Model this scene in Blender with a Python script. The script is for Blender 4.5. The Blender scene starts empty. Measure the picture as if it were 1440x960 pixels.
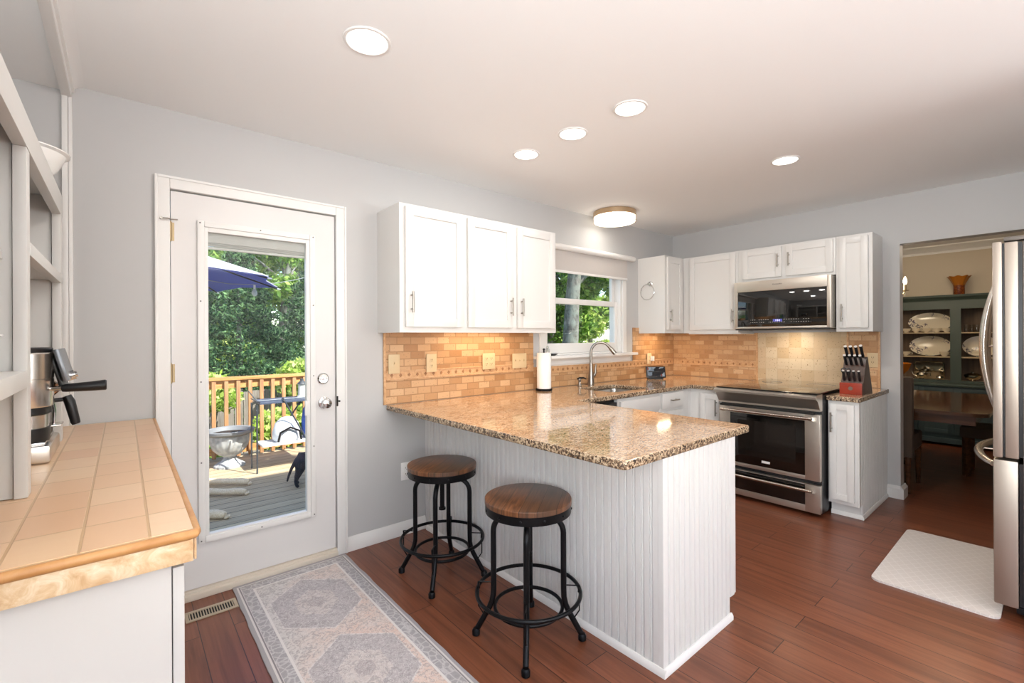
import bpy, bmesh, math, random
from mathutils import Vector, Matrix
import numpy as np
PI = math.pi
SC = bpy.context.scene
COL = SC.collection

# ------------------------------------------------------------------ camera
cam_d = bpy.data.cameras.new('camera'); cam = bpy.data.objects.new('camera', cam_d); COL.objects.link(cam)
SC.camera = cam
F_PX, YAW, ROLL, CY, EYE = 648.76, 0.7005, -0.0048, 473.44, 1.312
cam_d.sensor_fit = 'HORIZONTAL'; cam_d.sensor_width = 36.0
cam_d.lens = 36.0 * F_PX / 1440.0
cam_d.shift_y = -(480.0 - CY) / 1440.0
cam_d.clip_start = 0.02; cam_d.clip_end = 300
fw = Vector((math.sin(YAW), math.cos(YAW), 0)); rt0 = Vector((math.cos(YAW), -math.sin(YAW), 0)); up0 = Vector((0, 0, 1))
rt = rt0 * math.cos(ROLL) + up0 * math.sin(ROLL); up = -rt0 * math.sin(ROLL) + up0 * math.cos(ROLL)
m = Matrix((rt, up, -fw)).transposed().to_4x4(); m.translation = Vector((0, 0, EYE)); cam.matrix_world = m

# ------------------------------------------------------------------ look, sky, sun, fill lamps
SC.view_settings.view_transform = 'Standard'; SC.view_settings.look = 'None'
SC.view_settings.exposure = 0.08; SC.view_settings.gamma = 1.0
SC.view_settings.use_curve_mapping = False
W = bpy.data.worlds.new('sky'); SC.world = W; W.use_nodes = True
wn = W.node_tree; wn.nodes.clear()
wo = wn.nodes.new('ShaderNodeOutputWorld'); wb = wn.nodes.new('ShaderNodeBackground'); ws = wn.nodes.new('ShaderNodeTexSky')
ws.sky_type = 'NISHITA'; ws.sun_disc = False; ws.sun_elevation = math.radians(49); ws.sun_rotation = math.radians(180)
wb.inputs['Strength'].default_value = 0.42
wn.links.new(ws.outputs[0], wb.inputs[0]); wn.links.new(wb.outputs[0], wo.inputs[0])
def lamp(name, kind, loc, energy, color=(1, 1, 1), size=None, size_y=None, rot=None, shape=None, spread=None):
    d = bpy.data.lights.new(name, kind); d.energy = energy; d.color = color
    if kind == 'AREA':
        d.shape = shape or ('RECTANGLE' if size_y else 'SQUARE'); d.size = size
        if size_y: d.size_y = size_y
        if spread: d.spread = spread
    elif kind == 'POINT': d.shadow_soft_size = size or .03
    o = bpy.data.objects.new(name, d); COL.objects.link(o); o.location = loc
    if rot is not None: o.rotation_euler = rot
    return o
sun = lamp('sun', 'SUN', (0, -5, 12), 11.0, (1, .95, .86)); sun.data.angle = .009
sd = Vector((-.33, .61, -.72)); sun.rotation_euler = sd.to_track_quat('-Z', 'Y').to_euler()
# added fill lamps, tilted up at the ceiling, behind invented windows out of view
lamp('rear_fill_lamp', 'AREA', (0.15, -3.66, 1.35), 110, (.97, .985, 1), 1.6, 1.5, (PI/2 + 1.38, 0, 0))
lamp('rear_fill_lamp', 'AREA', (3.45, -3.66, 1.35), 260, (.97, .985, 1), 1.4, 1.5, (PI/2 + 1.38, 0, 0))
lamp('left_fill_lamp', 'AREA', (-0.86, -1.2, 1.40), 190, (.96, .985, 1), 2.7, 1.45, (PI/2 + .95, 0, -PI/2))

# ------------------------------------------------------------------ key planes
YA, XB, ZC = 2.82, 4.76, 2.437
ZT, ZK = 0.874, 0.840          # counter top and underside
UB, UT = 1.341, 2.112          # wall cabinets
UF, UFB = 2.510, 4.443         # their face frames

# ------------------------------------------------------------------ materials
def lin(c):
    if isinstance(c, str):
        c = [int(c[i:i+2], 16) / 255 for i in (0, 2, 4)]
    return tuple(((x / 12.92) if x <= .04045 else ((x + .055) / 1.055) ** 2.4) for x in c) + (1,)
class NT:
    def __init__(s, name):
        s.m = bpy.data.materials.new(name); s.m.use_nodes = True; s.t = s.m.node_tree; s.t.nodes.clear()
        s.out = s.n('OutputMaterial'); s.b = s.n('BsdfPrincipled'); s.l(s.b.outputs[0], s.out.inputs[0]); s._c = None
    def n(s, k, **kw):
        o = s.t.nodes.new('ShaderNode' + k)
        for a, v in kw.items(): setattr(o, a, v)
        return o
    def l(s, a, b): s.t.links.new(a, b)
    def put(s, sock, v):
        if hasattr(v, 'links') or hasattr(v, 'is_linked'): s.l(v, sock)
        else: sock.default_value = v
    def co(s):
        if s._c is None: s._c = s.n('TexCoord').outputs['Object']
        return s._c
    def xyz(s):
        if not hasattr(s, '_x'):
            s._x = s.n('SeparateXYZ'); s.l(s.co(), s._x.inputs[0])
        return s._x.outputs
    def comb(s, x, y, z=0.0):
        c = s.n('CombineXYZ'); [s.put(c.inputs[i], v) for i, v in enumerate((x, y, z))]; return c.outputs[0]
    def mp(s, scale=(1, 1, 1), rot=(0, 0, 0), loc=(0, 0, 0), vec=None):
        q = s.n('Mapping'); s.l(vec or s.co(), q.inputs[0]); q.inputs['Scale'].default_value = scale
        q.inputs['Rotation'].default_value = rot; q.inputs['Location'].default_value = loc; return q.outputs[0]
    def noise(s, sc, det=3, vec=None, rough=.5, dist=0):
        q = s.n('TexNoise'); s.l(vec or s.co(), q.inputs['Vector']); q.inputs['Scale'].default_value = sc
        q.inputs['Detail'].default_value = det; q.inputs['Roughness'].default_value = rough; q.inputs['Distortion'].default_value = dist
        return q.outputs[0]
    def ramp(s, f, *st, interp='LINEAR'):
        r = s.n('ValToRGB'); s.l(f, r.inputs[0]); e = r.color_ramp.elements; r.color_ramp.interpolation = interp
        while len(e) < len(st): e.new(.5)
        for i, (p, c) in enumerate(st): e[i].position = p; e[i].color = lin(c)
        return r.outputs[0]
    def mix(s, f, a, b, mode='MIX'):
        q = s.n('Mix', data_type='RGBA', blend_type=mode); s.put(q.inputs[0], f)
        for i, v in ((6, a), (7, b)):
            if isinstance(v, (str, tuple)) : v = lin(v) if isinstance(v, str) else v
            s.put(q.inputs[i], v)
        return q.outputs[2]
    def mt(s, op, a, b=None, c=None):
        q = s.n('Math', operation=op); s.put(q.inputs[0], a)
        if b is not None: s.put(q.inputs[1], b)
        if c is not None: s.put(q.inputs[2], c)
        return q.outputs[0]
    def base(s, v): s.put(s.b.inputs['Base Color'], lin(v) if isinstance(v, str) else v); return s
    def set(s, **kw):
        for k, v in kw.items(): s.put(s.b.inputs[{'rough': 'Roughness', 'metal': 'Metallic', 'spec': 'Specular IOR Level', 'coat': 'Coat Weight', 'coatr': 'Coat Roughness', 'sheen': 'Sheen Weight', 'em': 'Emission Color', 'ems': 'Emission Strength', 'trans': 'Transmission Weight', 'alpha': 'Alpha', 'sss': 'Subsurface Weight', 'ani': 'Anisotropic'}[k]], v)
        return s
    def bump(s, h, st=.2, d=.01):
        q = s.n('Bump'); q.inputs['Strength'].default_value = st; q.inputs['Distance'].default_value = d
        s.l(h, q.inputs['Height']); s.l(q.outputs[0], s.b.inputs['Normal']); return s
def plain(name, c, rough=.5, metal=0, **kw):
    return NT(name).base(c).set(rough=rough, metal=metal, **kw).m
def paint(name, c, rough=.55, bs=.04):
    t = NT(name); t.base(c).set(rough=rough); t.bump(t.noise(180, 2), bs, .002); return t.m
def emis(name, c, st):
    return NT(name).base(c).set(em=lin(c), ems=st, rough=.4).m
MT = {}
MT['wall'] = paint('wall_paint', 'C1C0BF', .6)
MT['ceil'] = paint('ceiling_paint', 'F7F7F6', .7)
MT['trim'] = paint('trim_paint', 'E8E6E3', .35)
MT['cab'] = paint('cabinet_paint', 'DCDAD7', .32, .02)
MT['hutch'] = paint('shaded_hutch_paint', 'D3D1CD', .4, .02)  # hutch white, base colour darkened to stand for the shade there
MT['left'] = paint('shaded_left_cabinet_paint', 'C6C3BF', .4, .02)  # cabinet white with the left side's shade put into the colour
MT['door'] = paint('door_paint', 'E0DDDB', .38)
MT['black'] = plain('black_plastic', '17171A', .35)
MT['blackmet'] = plain('black_iron', '1B1B1D', .38, .75)
MT['nickel'] = plain('brushed_nickel', '9C968E', .32, 1)
MT['chrome'] = plain('chrome', 'DADADA', .12, 1)
MT['dark'] = plain('dark_recess', '15120F', .8)
MT['white'] = plain('white_ceramic', 'F4F3F1', .15)
MT['paper'] = plain('paper_towel', 'F5F4F2', .9)
MT['brass'] = plain('aged_brass', 'A89474', .4, .8)
def steel(name, c='CFC7BC', r=.28, axis=1):
    t = NT(name); sc = [3, 3, 3]; sc[axis] = .6
    sc = [420, 420, 420]; sc[axis] = 1.5
    n = t.noise(1, 2, t.mp(tuple(sc)))
    t.base(t.mix(t.mt('MULTIPLY', n, .18), c, '9E978E')).set(metal=.92, rough=t.mt('MULTIPLY_ADD', n, .05, r + .04)); return t.m
MT['steel'] = steel('stainless_steel', axis=1)
MT['shinysteel'] = plain('shiny_steel', 'D6D0C8', .24, .95)
MT['steelx'] = steel('stainless_steel_dark', '9C968E', .3, 0)
def blackglass():
    return NT('black_glass').base('0A0908').set(rough=.04, spec=.6, coat=.4, coatr=.02).m
MT['bglass'] = blackglass()
def clear(name, tint=(1, 1, 1, 1), refl=.07):
    t = NT(name); t.t.nodes.remove(t.b)
    a = t.n('BsdfTransparent'); a.inputs[0].default_value = tint
    g = t.n('BsdfGlossy'); g.inputs['Roughness'].default_value = .01
    lw = t.n('LayerWeight'); lw.inputs[0].default_value = .5
    f = t.mt('MULTIPLY_ADD', t.mt('POWER', lw.outputs['Facing'], 4.0), .5, refl * .35)
    mx = t.n('MixShader'); t.l(f, mx.inputs[0]); t.l(a.outputs[0], mx.inputs[1]); t.l(g.outputs[0], mx.inputs[2])
    t.l(mx.outputs[0], t.out.inputs[0]); return t.m
MT['pane'] = clear('window_glass', (.97, .985, .98, 1))
MT['drinkglass'] = NT('drinking_glass').base('F3F5F4').set(rough=.02, trans=1).m
def granite():
    t = NT('granite')
    st = t.mp((1.0, 2.2, 1.6), (0, 0, .5))
    n1 = t.noise(26, 6, st, .65, .6); n2 = t.noise(75, 5, st, .7, .4); n3 = t.noise(130, 3, st, .6)
    c = t.ramp(n1, (.30, 'B08663'), (.44, 'D0A882'), (.56, 'E4C4A2'), (.72, 'EED9BF'))
    sp = t.ramp(n2, (.36, '000000'), (.44, 'FFFFFF'))
    c = t.mix(t.ramp(n2, (.40, 'FFFFFF'), (.48, '000000')), c, '6B4C36')
    c = t.mix(t.ramp(n3, (.36, 'FFFFFF'), (.41, '000000')), c, '2E241E')
    c = t.mix(t.ramp(t.noise(48, 2, st), (.63, '000000'), (.70, 'FFFFFF')), c, 'B58A5C')
    t.base(c).set(rough=.09, spec=.55, coat=.5, coatr=.03); return t.m
MT['granite'] = granite()
def granite_edge():
    t = NT('granite_rough_edge')
    n2 = t.noise(85, 5, None, .7); n3 = t.noise(160, 3)
    c = t.ramp(n2, (.36, '2A211C'), (.46, '6E5745'), (.55, 'BFA585'), (.68, 'DCCBB0'))
    c = t.mix(t.ramp(n3, (.38, 'FFFFFF'), (.43, '000000')), c, '241C18')
    t.base(c).set(rough=.25, spec=.5); t.bump(n2, .6, .004); return t.m
def floorwood():
    t = NT('cherry_plank_floor'); x, y, z = t.xyz()
    W_, L_ = .128, 1.22
    v = t.comb(y, x)
    br = t.n('TexBrick', offset=.37, squash=1); t.l(v, br.inputs['Vector'])
    for k, q in (('Scale', 1), ('Mortar Size', .0016), ('Mortar Smooth', .0), ('Brick Width', L_), ('Row Height', W_), ('Bias', 0)): br.inputs[k].default_value = q
    br.inputs['Color1'].default_value = (0, 0, 0, 1); br.inputs['Color2'].default_value = (1, 1, 1, 1)
    sh = t.n('SeparateColor'); t.l(br.outputs[0], sh.inputs[0])
    off = t.mt('MULTIPLY', sh.outputs[0], 7.0)
    gv = t.comb(t.mt('ADD', t.mt('MULTIPLY', x, 15), off), t.mt('MULTIPLY', y, .9), off)
    g1 = t.noise(1, 5, gv, .6, 1.4); g2 = t.noise(1, 3, t.comb(t.mt('MULTIPLY', x, 120), t.mt('MULTIPLY', y, 3), off), .6)
    c = t.ramp(g1, (.25, '5C311E'), (.42, '7C462E'), (.58, '91563B'), (.8, '74402A'))
    c = t.mix(t.mt('MULTIPLY', g2, .55), c, '4A281B')
    c = t.mix(t.mt('MULTIPLY', sh.outputs[0], .28), c, '5A3323')
    c = t.mix(br.outputs['Fac'], c, '2C150D')
    t.base(c).set(rough=t.mt('MULTIPLY_ADD', g2, .14, .24), spec=.5); t.bump(g2, .08, .002); return t.m
MT['floor'] = floorwood()
def bricktile(name, ax, bw, bh, c1, c2, c3, mort, off=.5, ms=.0035, shift=(0, 0)):
    t = NT(name); q = t.xyz(); v = t.comb(t.mt('ADD', q[ax], shift[0]), t.mt('ADD', q[2], shift[1]))
    br = t.n('TexBrick', offset=off, squash=1); t.l(v, br.inputs['Vector'])
    for k, s in (('Scale', 1), ('Mortar Size', ms), ('Mortar Smooth', .4), ('Brick Width', bw), ('Row Height', bh), ('Bias', 0)): br.inputs[k].default_value = s
    br.inputs['Color1'].default_value = (0, 0, 0, 1); br.inputs['Color2'].default_value = (1, 1, 1, 1); br.inputs['Mortar'].default_value = (.5, .5, .5, 1)
    sh = t.n('SeparateColor'); t.l(br.outputs[0], sh.inputs[0])
    c = t.ramp(sh.outputs[0], (.0, c2), (.4, c1), (.75, c3), (1, c2))
    n = t.noise(22, 5, None, .65, 1.2); n2 = t.noise(90, 3)
    c = t.mix(t.mt('MULTIPLY', n, .35), c, c1)
    c = t.mix(t.ramp(n2, (.30, 'FFFFFF'), (.36, '000000')), c, '8F6E4E')
    c = t.mix(br.outputs['Fac'], c, mort)
    t.base(c).set(rough=.42); h = t.mt('SUBTRACT', 1, br.outputs['Fac']); t.bump(h, .5, .003); return t.m
MT['bsA'] = bricktile('travertine_bricks_back', 0, .102, .0485, 'C4986C', 'A4754A', 'D6B088', 'A98058', shift=(0, -.004))
MT['bsB'] = bricktile('travertine_bricks_right', 1, .102, .0485, 'C69B70', 'AC7D52', 'D8B48C', 'B98D66', shift=(0, -.004))
MT['bsR'] = bricktile('travertine_squares', 1, .1016, .1016, 'CDB392', 'C2A57F', 'DAC7A9', 'C6AF8F', off=0, ms=.002, shift=(0, .02))
def stone(name, a, b, c3, sc=30):
    t = NT(name); n = t.noise(sc, 5, None, .65, 1); t.base(t.ramp(n, (.3, a), (.5, b), (.7, c3))).set(rough=.4); return t.m
MT['pencil'] = stone('travertine_trim', 'BE8F66', 'CFA377', 'D9B189')
MT['diamond'] = stone('brown_stone_inlay', '8A5F3C', 'A0714A', 'B08258')
def ctile():
    t = NT('tan_counter_tile'); x, y, z = t.xyz()
    v = t.comb(t.mt('ADD', y, .075), t.mt('ADD', x, .962))
    br = t.n('TexBrick', offset=.0, squash=1); t.l(v, br.inputs['Vector'])
    for k, s in (('Scale', 1), ('Mortar Size', .0028), ('Mortar Smooth', .3), ('Brick Width', .15), ('Row Height', .1), ('Bias', 0)): br.inputs[k].default_value = s
    br.inputs['Color1'].default_value = (0, 0, 0, 1); br.inputs['Color2'].default_value = (1, 1, 1, 1)
    sh = t.n('SeparateColor'); t.l(br.outputs[0], sh.inputs[0])
    c = t.ramp(sh.outputs[0], (0, 'DDBB93'), (.35, 'E3C39C'), (.65, 'D9AE88'), (1, 'E8CDA9'))
    n = t.noise(9, 5, t.mp((1, 3, 1), (0, 0, .3)), .6, 1.5)
    c = t.mix(t.mt('MULTIPLY', n, .55), c, 'DDB08C'); c = t.mix(br.outputs['Fac'], c, 'C9A57C')
    t.base(c).set(rough=.3); t.bump(t.mt('SUBTRACT', 1, br.outputs['Fac']), .5, .003); return t.m
MT['ctile'] = ctile()
MT['bull'] = stone('tan_bullnose', 'B57F4A', 'C08C56', 'C99862', 14)
MT['face'] = stone('speckled_edge_tile', 'C49C72', 'D9BD96', 'EBDCC3', 26)
def wood(name, a, b, c, ax=0, sc=1.0, rough=.4):
    t = NT(name); s = [40 * sc] * 3; s[ax] = 2.5 * sc
    n = t.noise(1, 5, t.mp(tuple(s)), .6, 1.2); t.base(t.ramp(n, (.3, a), (.5, b), (.7, c))).set(rough=rough); t.bump(n, .1, .003); return t.m
def seatwood():
    t = NT('reclaimed_stool_wood'); x, y, z = t.xyz()
    d = t.mt('ADD', t.mt('MULTIPLY', x, .80), t.mt('MULTIPLY', y, .6)); e = t.mt('SUBTRACT', t.mt('MULTIPLY', y, .8), t.mt('MULTIPLY', x, .6))
    pl = t.mt('FLOOR', t.mt('MULTIPLY', e, 14)); jit = t.mt('FRACT', t.mt('MULTIPLY', t.mt('SINE', t.mt('MULTIPLY', pl, 12.9)), 43.7))
    n = t.noise(1, 5, t.comb(t.mt('MULTIPLY', d, 5), t.mt('MULTIPLY', e, 70), t.mt('MULTIPLY', jit, 9)), .6, .8)
    c = t.ramp(n, (.28, '2E1A0D'), (.45, '5C3822'), (.6, '7A4E30'), (.78, '8C6446'))
    c = t.mix(t.mt('MULTIPLY', jit, .75), c, '4A392E')
    c = t.mix(t.mt('LESS_THAN', t.mt('FRACT', t.mt('MULTIPLY', e, 14)), .035), c, '24160D')
    t.base(c).set(rough=.32); t.bump(n, .15, .003); return t.m
MT['seat'] = seatwood()
MT['seatedge'] = wood('stool_edge_wood', '7A3F20', 'A1582E', 'B4683A')
MT['deckwood'] = None
def deckmat():
    t = NT('weathered_deck_boards'); x, y, z = t.xyz()
    r = t.mt('MULTIPLY', y, 1 / .14); fr = t.mt('FRACT', r); idx = t.mt('FLOOR', r)
    j = t.mt('FRACT', t.mt('MULTIPLY', t.mt('SINE', t.mt('MULTIPLY', idx, 7.3)), 31.7))
    n = t.noise(1, 5, t.comb(t.mt('MULTIPLY', x, 2), t.mt('MULTIPLY', y, 60), j), .65, .6)
    c = t.ramp(n, (.25, '8C7A62'), (.5, 'BCA888'), (.75, 'D6C4A6')); c = t.mix(t.mt('MULTIPLY', j, .4), c, '8F826F')
    gap = t.mt('LESS_THAN', fr, .06); c = t.mix(gap, c, '2B2722'); t.base(c).set(rough=.75); return t.m
MT['deck'] = deckmat()
MT['rail'] = wood('golden_cedar', '9A6A3C', 'C08A50', 'D2A066', 0, .6, .7)
MT['railv'] = wood('cedar_balusters', '8A6040', 'A87B52', 'BD9166', 2, .6, .7)
MT['fence'] = wood('grey_fence_boards', '5E5750', '7A726A', '8C847B', 2, .5, .85)
MT['bark'] = None
def bark():
    t = NT('tree_bark'); n = t.noise(1, 6, t.mp((14, 14, 4)), .7, 1); n2 = t.noise(5, 3)
    c = t.ramp(n, (.3, '33322F'), (.5, '5C5A54'), (.7, '8A877F')); c = t.mix(t.ramp(n2, (.45, '000000'), (.6, 'FFFFFF')), c, '6F746C')
    t.base(c).set(rough=.9); t.bump(n, .6, .03); return t.m
MT['bark'] = bark()
def leafmat(name, a, b, c):
    t = NT(name); oi = t.n('NewGeometry'); r = t.ramp(oi.outputs['Random Per Island'], (0, a), (.5, b), (1, c))
    t.base(r).set(rough=.55, spec=.3)
    tl = t.n('BsdfTranslucent'); t.l(r, tl.inputs[0]); mx = t.n('MixShader'); mx.inputs[0].default_value = .4
    t.l(t.b.outputs[0], mx.inputs[1]); t.l(tl.outputs[0], mx.inputs[2]); t.l(mx.outputs[0], t.out.inputs[0]); return t.m
MT['leaf'] = leafmat('broad_leaves', '44682A', '6C963C', 'A2BC5C')
MT['leafy'] = leafmat('yellow_green_leaves', '7C9A3A', 'A6C052', 'D8DE96')
MT['needle'] = leafmat('evergreen_needles', '16341F', '2B5534', '86AE74')
MT['grass'] = NT('lawn').base('4B6B2C').set(rough=.95).m
def sailcloth(name, c, c2, tr):
    t = NT(name); n = t.noise(90, 2); q = t.mix(n, c, c2); t.base(q).set(rough=.9)
    tl = t.n('BsdfTranslucent'); t.l(q, tl.inputs[0]); mx = t.n('MixShader'); mx.inputs[0].default_value = tr
    t.l(t.b.outputs[0], mx.inputs[1]); t.l(tl.outputs[0], mx.inputs[2]); t.l(mx.outputs[0], t.out.inputs[0]); return t.m
def fabric(name, c, c2, sc=400):
    t = NT(name); n = t.noise(sc, 2, t.mp((1, 1, 1))); t.base(t.mix(n, c, c2)).set(rough=.9); t.bump(n, .15, .002); return t.m
MT['shade'] = fabric('roller_shade_linen', 'B9B3AF', 'CFC9C4', 260)
MT['umb'] = sailcloth('navy_canopy', '4A58A8', '5664B4', .5)
MT['steelsink'] = steel('sink_steel', 'B9B3AC', .22, 0)

# ------------------------------------------------------------------ mesh helpers
def B(): return bmesh.new()
def box(bm, x0, x1, y0, y1, z0, z1, bev=0, fmap=None, rot=None):
    r = bmesh.ops.create_cube(bm, size=1.0)['verts']
    cx, cy, cz = (x0+x1)/2, (y0+y1)/2, (z0+z1)/2
    for v in r: v.co = Vector((v.co.x*abs(x1-x0), v.co.y*abs(y1-y0), v.co.z*abs(z1-z0)))
    if bev:
        g = list({e for v in r for e in v.link_edges}) 
        q = bmesh.ops.bevel(bm, geom=list(r) + g, offset=bev, segments=2, profile=.6, affect='EDGES')
        r = list({v for f in q['faces'] for v in f.verts})
        # all verts of this island
        seen = set(r); st = list(r)
        while st:
            a = st.pop()
            for e in a.link_edges:
                o = e.other_vert(a)
                if o not in seen: seen.add(o); st.append(o)
        r = list(seen)
    for v in r:
        p = v.co
        if rot: p = rot @ p
        p = p + Vector((cx, cy, cz)); v.co = fmap(p) if fmap else p
    return r
def cyl(bm, p0, p1, r0, r1=None, seg=20, cap=True):
    p0, p1 = Vector(p0), Vector(p1); r1 = r0 if r1 is None else r1
    d = p1 - p0; q = d.to_track_quat('Z', 'Y').to_matrix()
    rings = []
    for p, r in ((p0, r0), (p1, r1)):
        rings.append([bm.verts.new(p + q @ Vector((r*math.cos(2*PI*i/seg), r*math.sin(2*PI*i/seg), 0))) for i in range(seg)])
    for i in range(seg):
        j = (i+1) % seg; bm.faces.new((rings[0][i], rings[0][j], rings[1][j], rings[1][i]))
    if cap:
        bm.faces.new(rings[0][::-1]); bm.faces.new(rings[1])
def tube(bm, pts, r, seg=10, closed=False):
    pts = [Vector(p) for p in pts]; n = len(pts); rr = r if isinstance(r, (list, tuple)) else [r]*n
    T = []
    for i in range(n):
        a = pts[(i-1) % n] if (closed or i > 0) else pts[i]; b = pts[(i+1) % n] if (closed or i < n-1) else pts[i]
        T.append((b-a).normalized())
    u = T[0].orthogonal().normalized(); rings = []
    for i in range(n):
        u = (u - T[i]*u.dot(T[i])).normalized(); w = T[i].cross(u)
        rings.append([bm.verts.new(pts[i] + (u*math.cos(2*PI*k/seg) + w*math.sin(2*PI*k/seg))*rr[i]) for k in range(seg)])
    for i in range(n if closed else n-1):
        A, C = rings[i], rings[(i+1) % n]; o = 0
        if closed and i == n-1:
            o = min(range(seg), key=lambda s: (A[0].co - C[s].co).length)
        for k in range(seg): bm.faces.new((A[k], A[(k+1) % seg], C[(k+1+o) % seg], C[(k+o) % seg]))
    if not closed:
        bm.faces.new(rings[0][::-1]); bm.faces.new(rings[-1])
def lathe(bm, c, prof, seg=32, fl=0, fa=0, caps=True, sx=1, sy=1, axis=None, a0=0, a1=None):
    """profile of (radius, height) turned about a vertical axis at c (axis: another direction)"""
    c = Vector(c); q = Vector(axis).to_track_quat('Z', 'Y').to_matrix() if axis else Matrix.Identity(3); rings = []
    for r, z in prof:
        ring = []
        for i in range(seg):
            a = 2*PI*i/seg; k = 1 + fa*math.cos(fl*a) if fl else 1
            ring.append(bm.verts.new(c + q @ Vector((r*k*math.cos(a)*sx, r*k*math.sin(a)*sy, z))))
        rings.append(ring)
    for a, b in zip(rings, rings[1:]):
        for i in range(seg): bm.faces.new((a[i], a[(i+1) % seg], b[(i+1) % seg], b[i]))
    if caps:
        if prof[0][0] > 1e-5: bm.faces.new(rings[0][::-1])
        if prof[-1][0] > 1e-5: bm.faces.new(rings[-1])
def prism(bm, pts, a, b, axis='z'):
    """polygon pts extruded from a to b along axis; pts are the other two coordinates in order"""
    mk = {'z': lambda p, t: (p[0], p[1], t), 'y': lambda p, t: (p[0], t, p[1]), 'x': lambda p, t: (t, p[0], p[1])}[axis]
    A = [bm.verts.new(mk(p, a)) for p in pts]; C = [bm.verts.new(mk(p, b)) for p in pts]; n = len(pts)
    for i in range(n): bm.faces.new((A[i], A[(i+1) % n], C[(i+1) % n], C[i]))
    bm.faces.new(A[::-1]); bm.faces.new(C)
def wloc(o):
    v = Vector((0, 0, 0))
    while o is not None: v += o.location; o = o.parent
    return v
def obj(name, bm, mat, parent=None, smooth=35, **props):
    bmesh.ops.recalc_face_normals(bm, faces=bm.faces)
    off = wloc(parent) if parent else Vector((0, 0, 0))
    if off.length: bmesh.ops.translate(bm, vec=-off, verts=bm.verts)
    me = bpy.data.meshes.new(name); bm.to_mesh(me); bm.free()
    for mm in (mat if isinstance(mat, (list, tuple)) else [mat]): me.materials.append(mm)
    if smooth:
        me.polygons.foreach_set('use_smooth', [True]*len(me.polygons)); me.set_sharp_from_angle(angle=math.radians(smooth))
    o = bpy.data.objects.new(name, me); COL.objects.link(o); o.parent = parent
    for k, v in props.items(): o[k] = v
    return o
def tag(o, label, cat, group=None, kind=None):
    o['label'] = label; o['category'] = cat
    if group: o['group'] = group
    if kind: o['kind'] = kind
    return o
def thing(name, label, cat, loc=(0, 0, 0), group=None):
    o = bpy.data.objects.new(name, None); COL.objects.link(o); o.location = loc; o.empty_display_size = .1
    return tag(o, label, cat, group)
def struct(name, bm, mat, parent=None):
    o = obj(name, bm, mat, parent)
    if parent is None: o['kind'] = 'structure'
    return o
def sroot(name, loc=(0, 0, 0)):
    o = bpy.data.objects.new(name, None); COL.objects.link(o); o.location = loc; o['kind'] = 'structure'; return o
def dup(root, loc, label=None, rz=None, group=None):
    r = root.copy(); COL.objects.link(r); r.location = loc
    if rz is not None: r.rotation_euler = (0, 0, rz)
    if label: r['label'] = label
    if group: r['group'] = group
    for ch in list(root.children):
        c = ch.copy(); COL.objects.link(c); c.parent = r
        for g in list(ch.children):
            d = g.copy(); COL.objects.link(d); d.parent = c
    return r
def grid_wall(bm, axis, a0, a1, z0, z1, t0, t1, holes):
    A = sorted({a0, a1} | {h[0] for h in holes} | {h[1] for h in holes}); Z = sorted({z0, z1} | {h[2] for h in holes} | {h[3] for h in holes})
    for i in range(len(A)-1):
        for k in range(len(Z)-1):
            ca, cz = (A[i]+A[i+1])/2, (Z[k]+Z[k+1])/2
            if any(h[0] < ca < h[1] and h[2] < cz < h[3] for h in holes): continue
            if axis == 'x': box(bm, A[i], A[i+1], t0, t1, Z[k], Z[k+1])
            else: box(bm, t0, t1, A[i], A[i+1], Z[k], Z[k+1])
    bmesh.ops.remove_doubles(bm, verts=bm.verts, dist=1e-5)
    dead = [f for f in bm.faces if False]
    # drop inner faces shared by two cells
    seen = {}
    for f in bm.faces:
        seen.setdefault(tuple(sorted(v.index for v in f.verts)), []).append(f)
    bm.verts.index_update()
    seen = {}
    for f in bm.faces: seen.setdefault(tuple(sorted(v.index for v in f.verts)), []).append(f)
    dead = [f for fs in seen.values() if len(fs) > 1 for f in fs]
    bmesh.ops.delete(bm, geom=dead, context='FACES_ONLY')

# ================================================================== ROOM SHELL
bm = B(); box(bm, -.75, 8.0, -3.6, YA + .14, -.06, 0); struct('floor', bm, MT['floor'])
bm = B(); box(bm, -.16, 4.87, -3.6, YA + .14, ZC, ZC + .12); box(bm, -.9, -.16, -3.6, YA + .14, 2.405, ZC + .12); struct('ceiling', bm, MT['ceil'])
DX0, DX1, DZ0, DZ1 = .178, .984, .0, 2.048       # patio door opening
WX0, WX1, WZ0, WZ1 = 2.745, 3.815, 1.150, 2.055  # sink window opening
bm = B(); grid_wall(bm, 'x', -.9, 8.0, 0, ZC, YA, YA + .14, [(DX0 - .02, DX1 + .02, DZ0, DZ1 + .02), (WX0, WX1, WZ0, WZ1)]); struct('wall_back', bm, MT['wall'])
OY0, OY1, OZ = -.42, .822, 2.040
bm = B(); grid_wall(bm, 'y', -3.6, YA, 0, ZC, XB, XB + .11, [(OY0, OY1, 0, OZ)]); struct('wall_right', bm, MT['wall'])
bm = B(); grid_wall(bm, 'y', -3.6, YA, 0, ZC, -.75 - .09, -.75, [(-2.6, .2, .65, 2.15)]); struct('wall_left', bm, MT['wall'])
bm = B(); grid_wall(bm, 'x', -.84, 4.87, 0, ZC, -3.6, -3.5, [(-.65, .95, .6, 2.2), (2.75, 4.15, .6, 2.2)]); struct('wall_front', bm, MT['wall'])
bm = B(); box(bm, 3.05, XB, -.72, -.60, 0, ZC); struct('wall_fridge', bm, MT['wall'])
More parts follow.
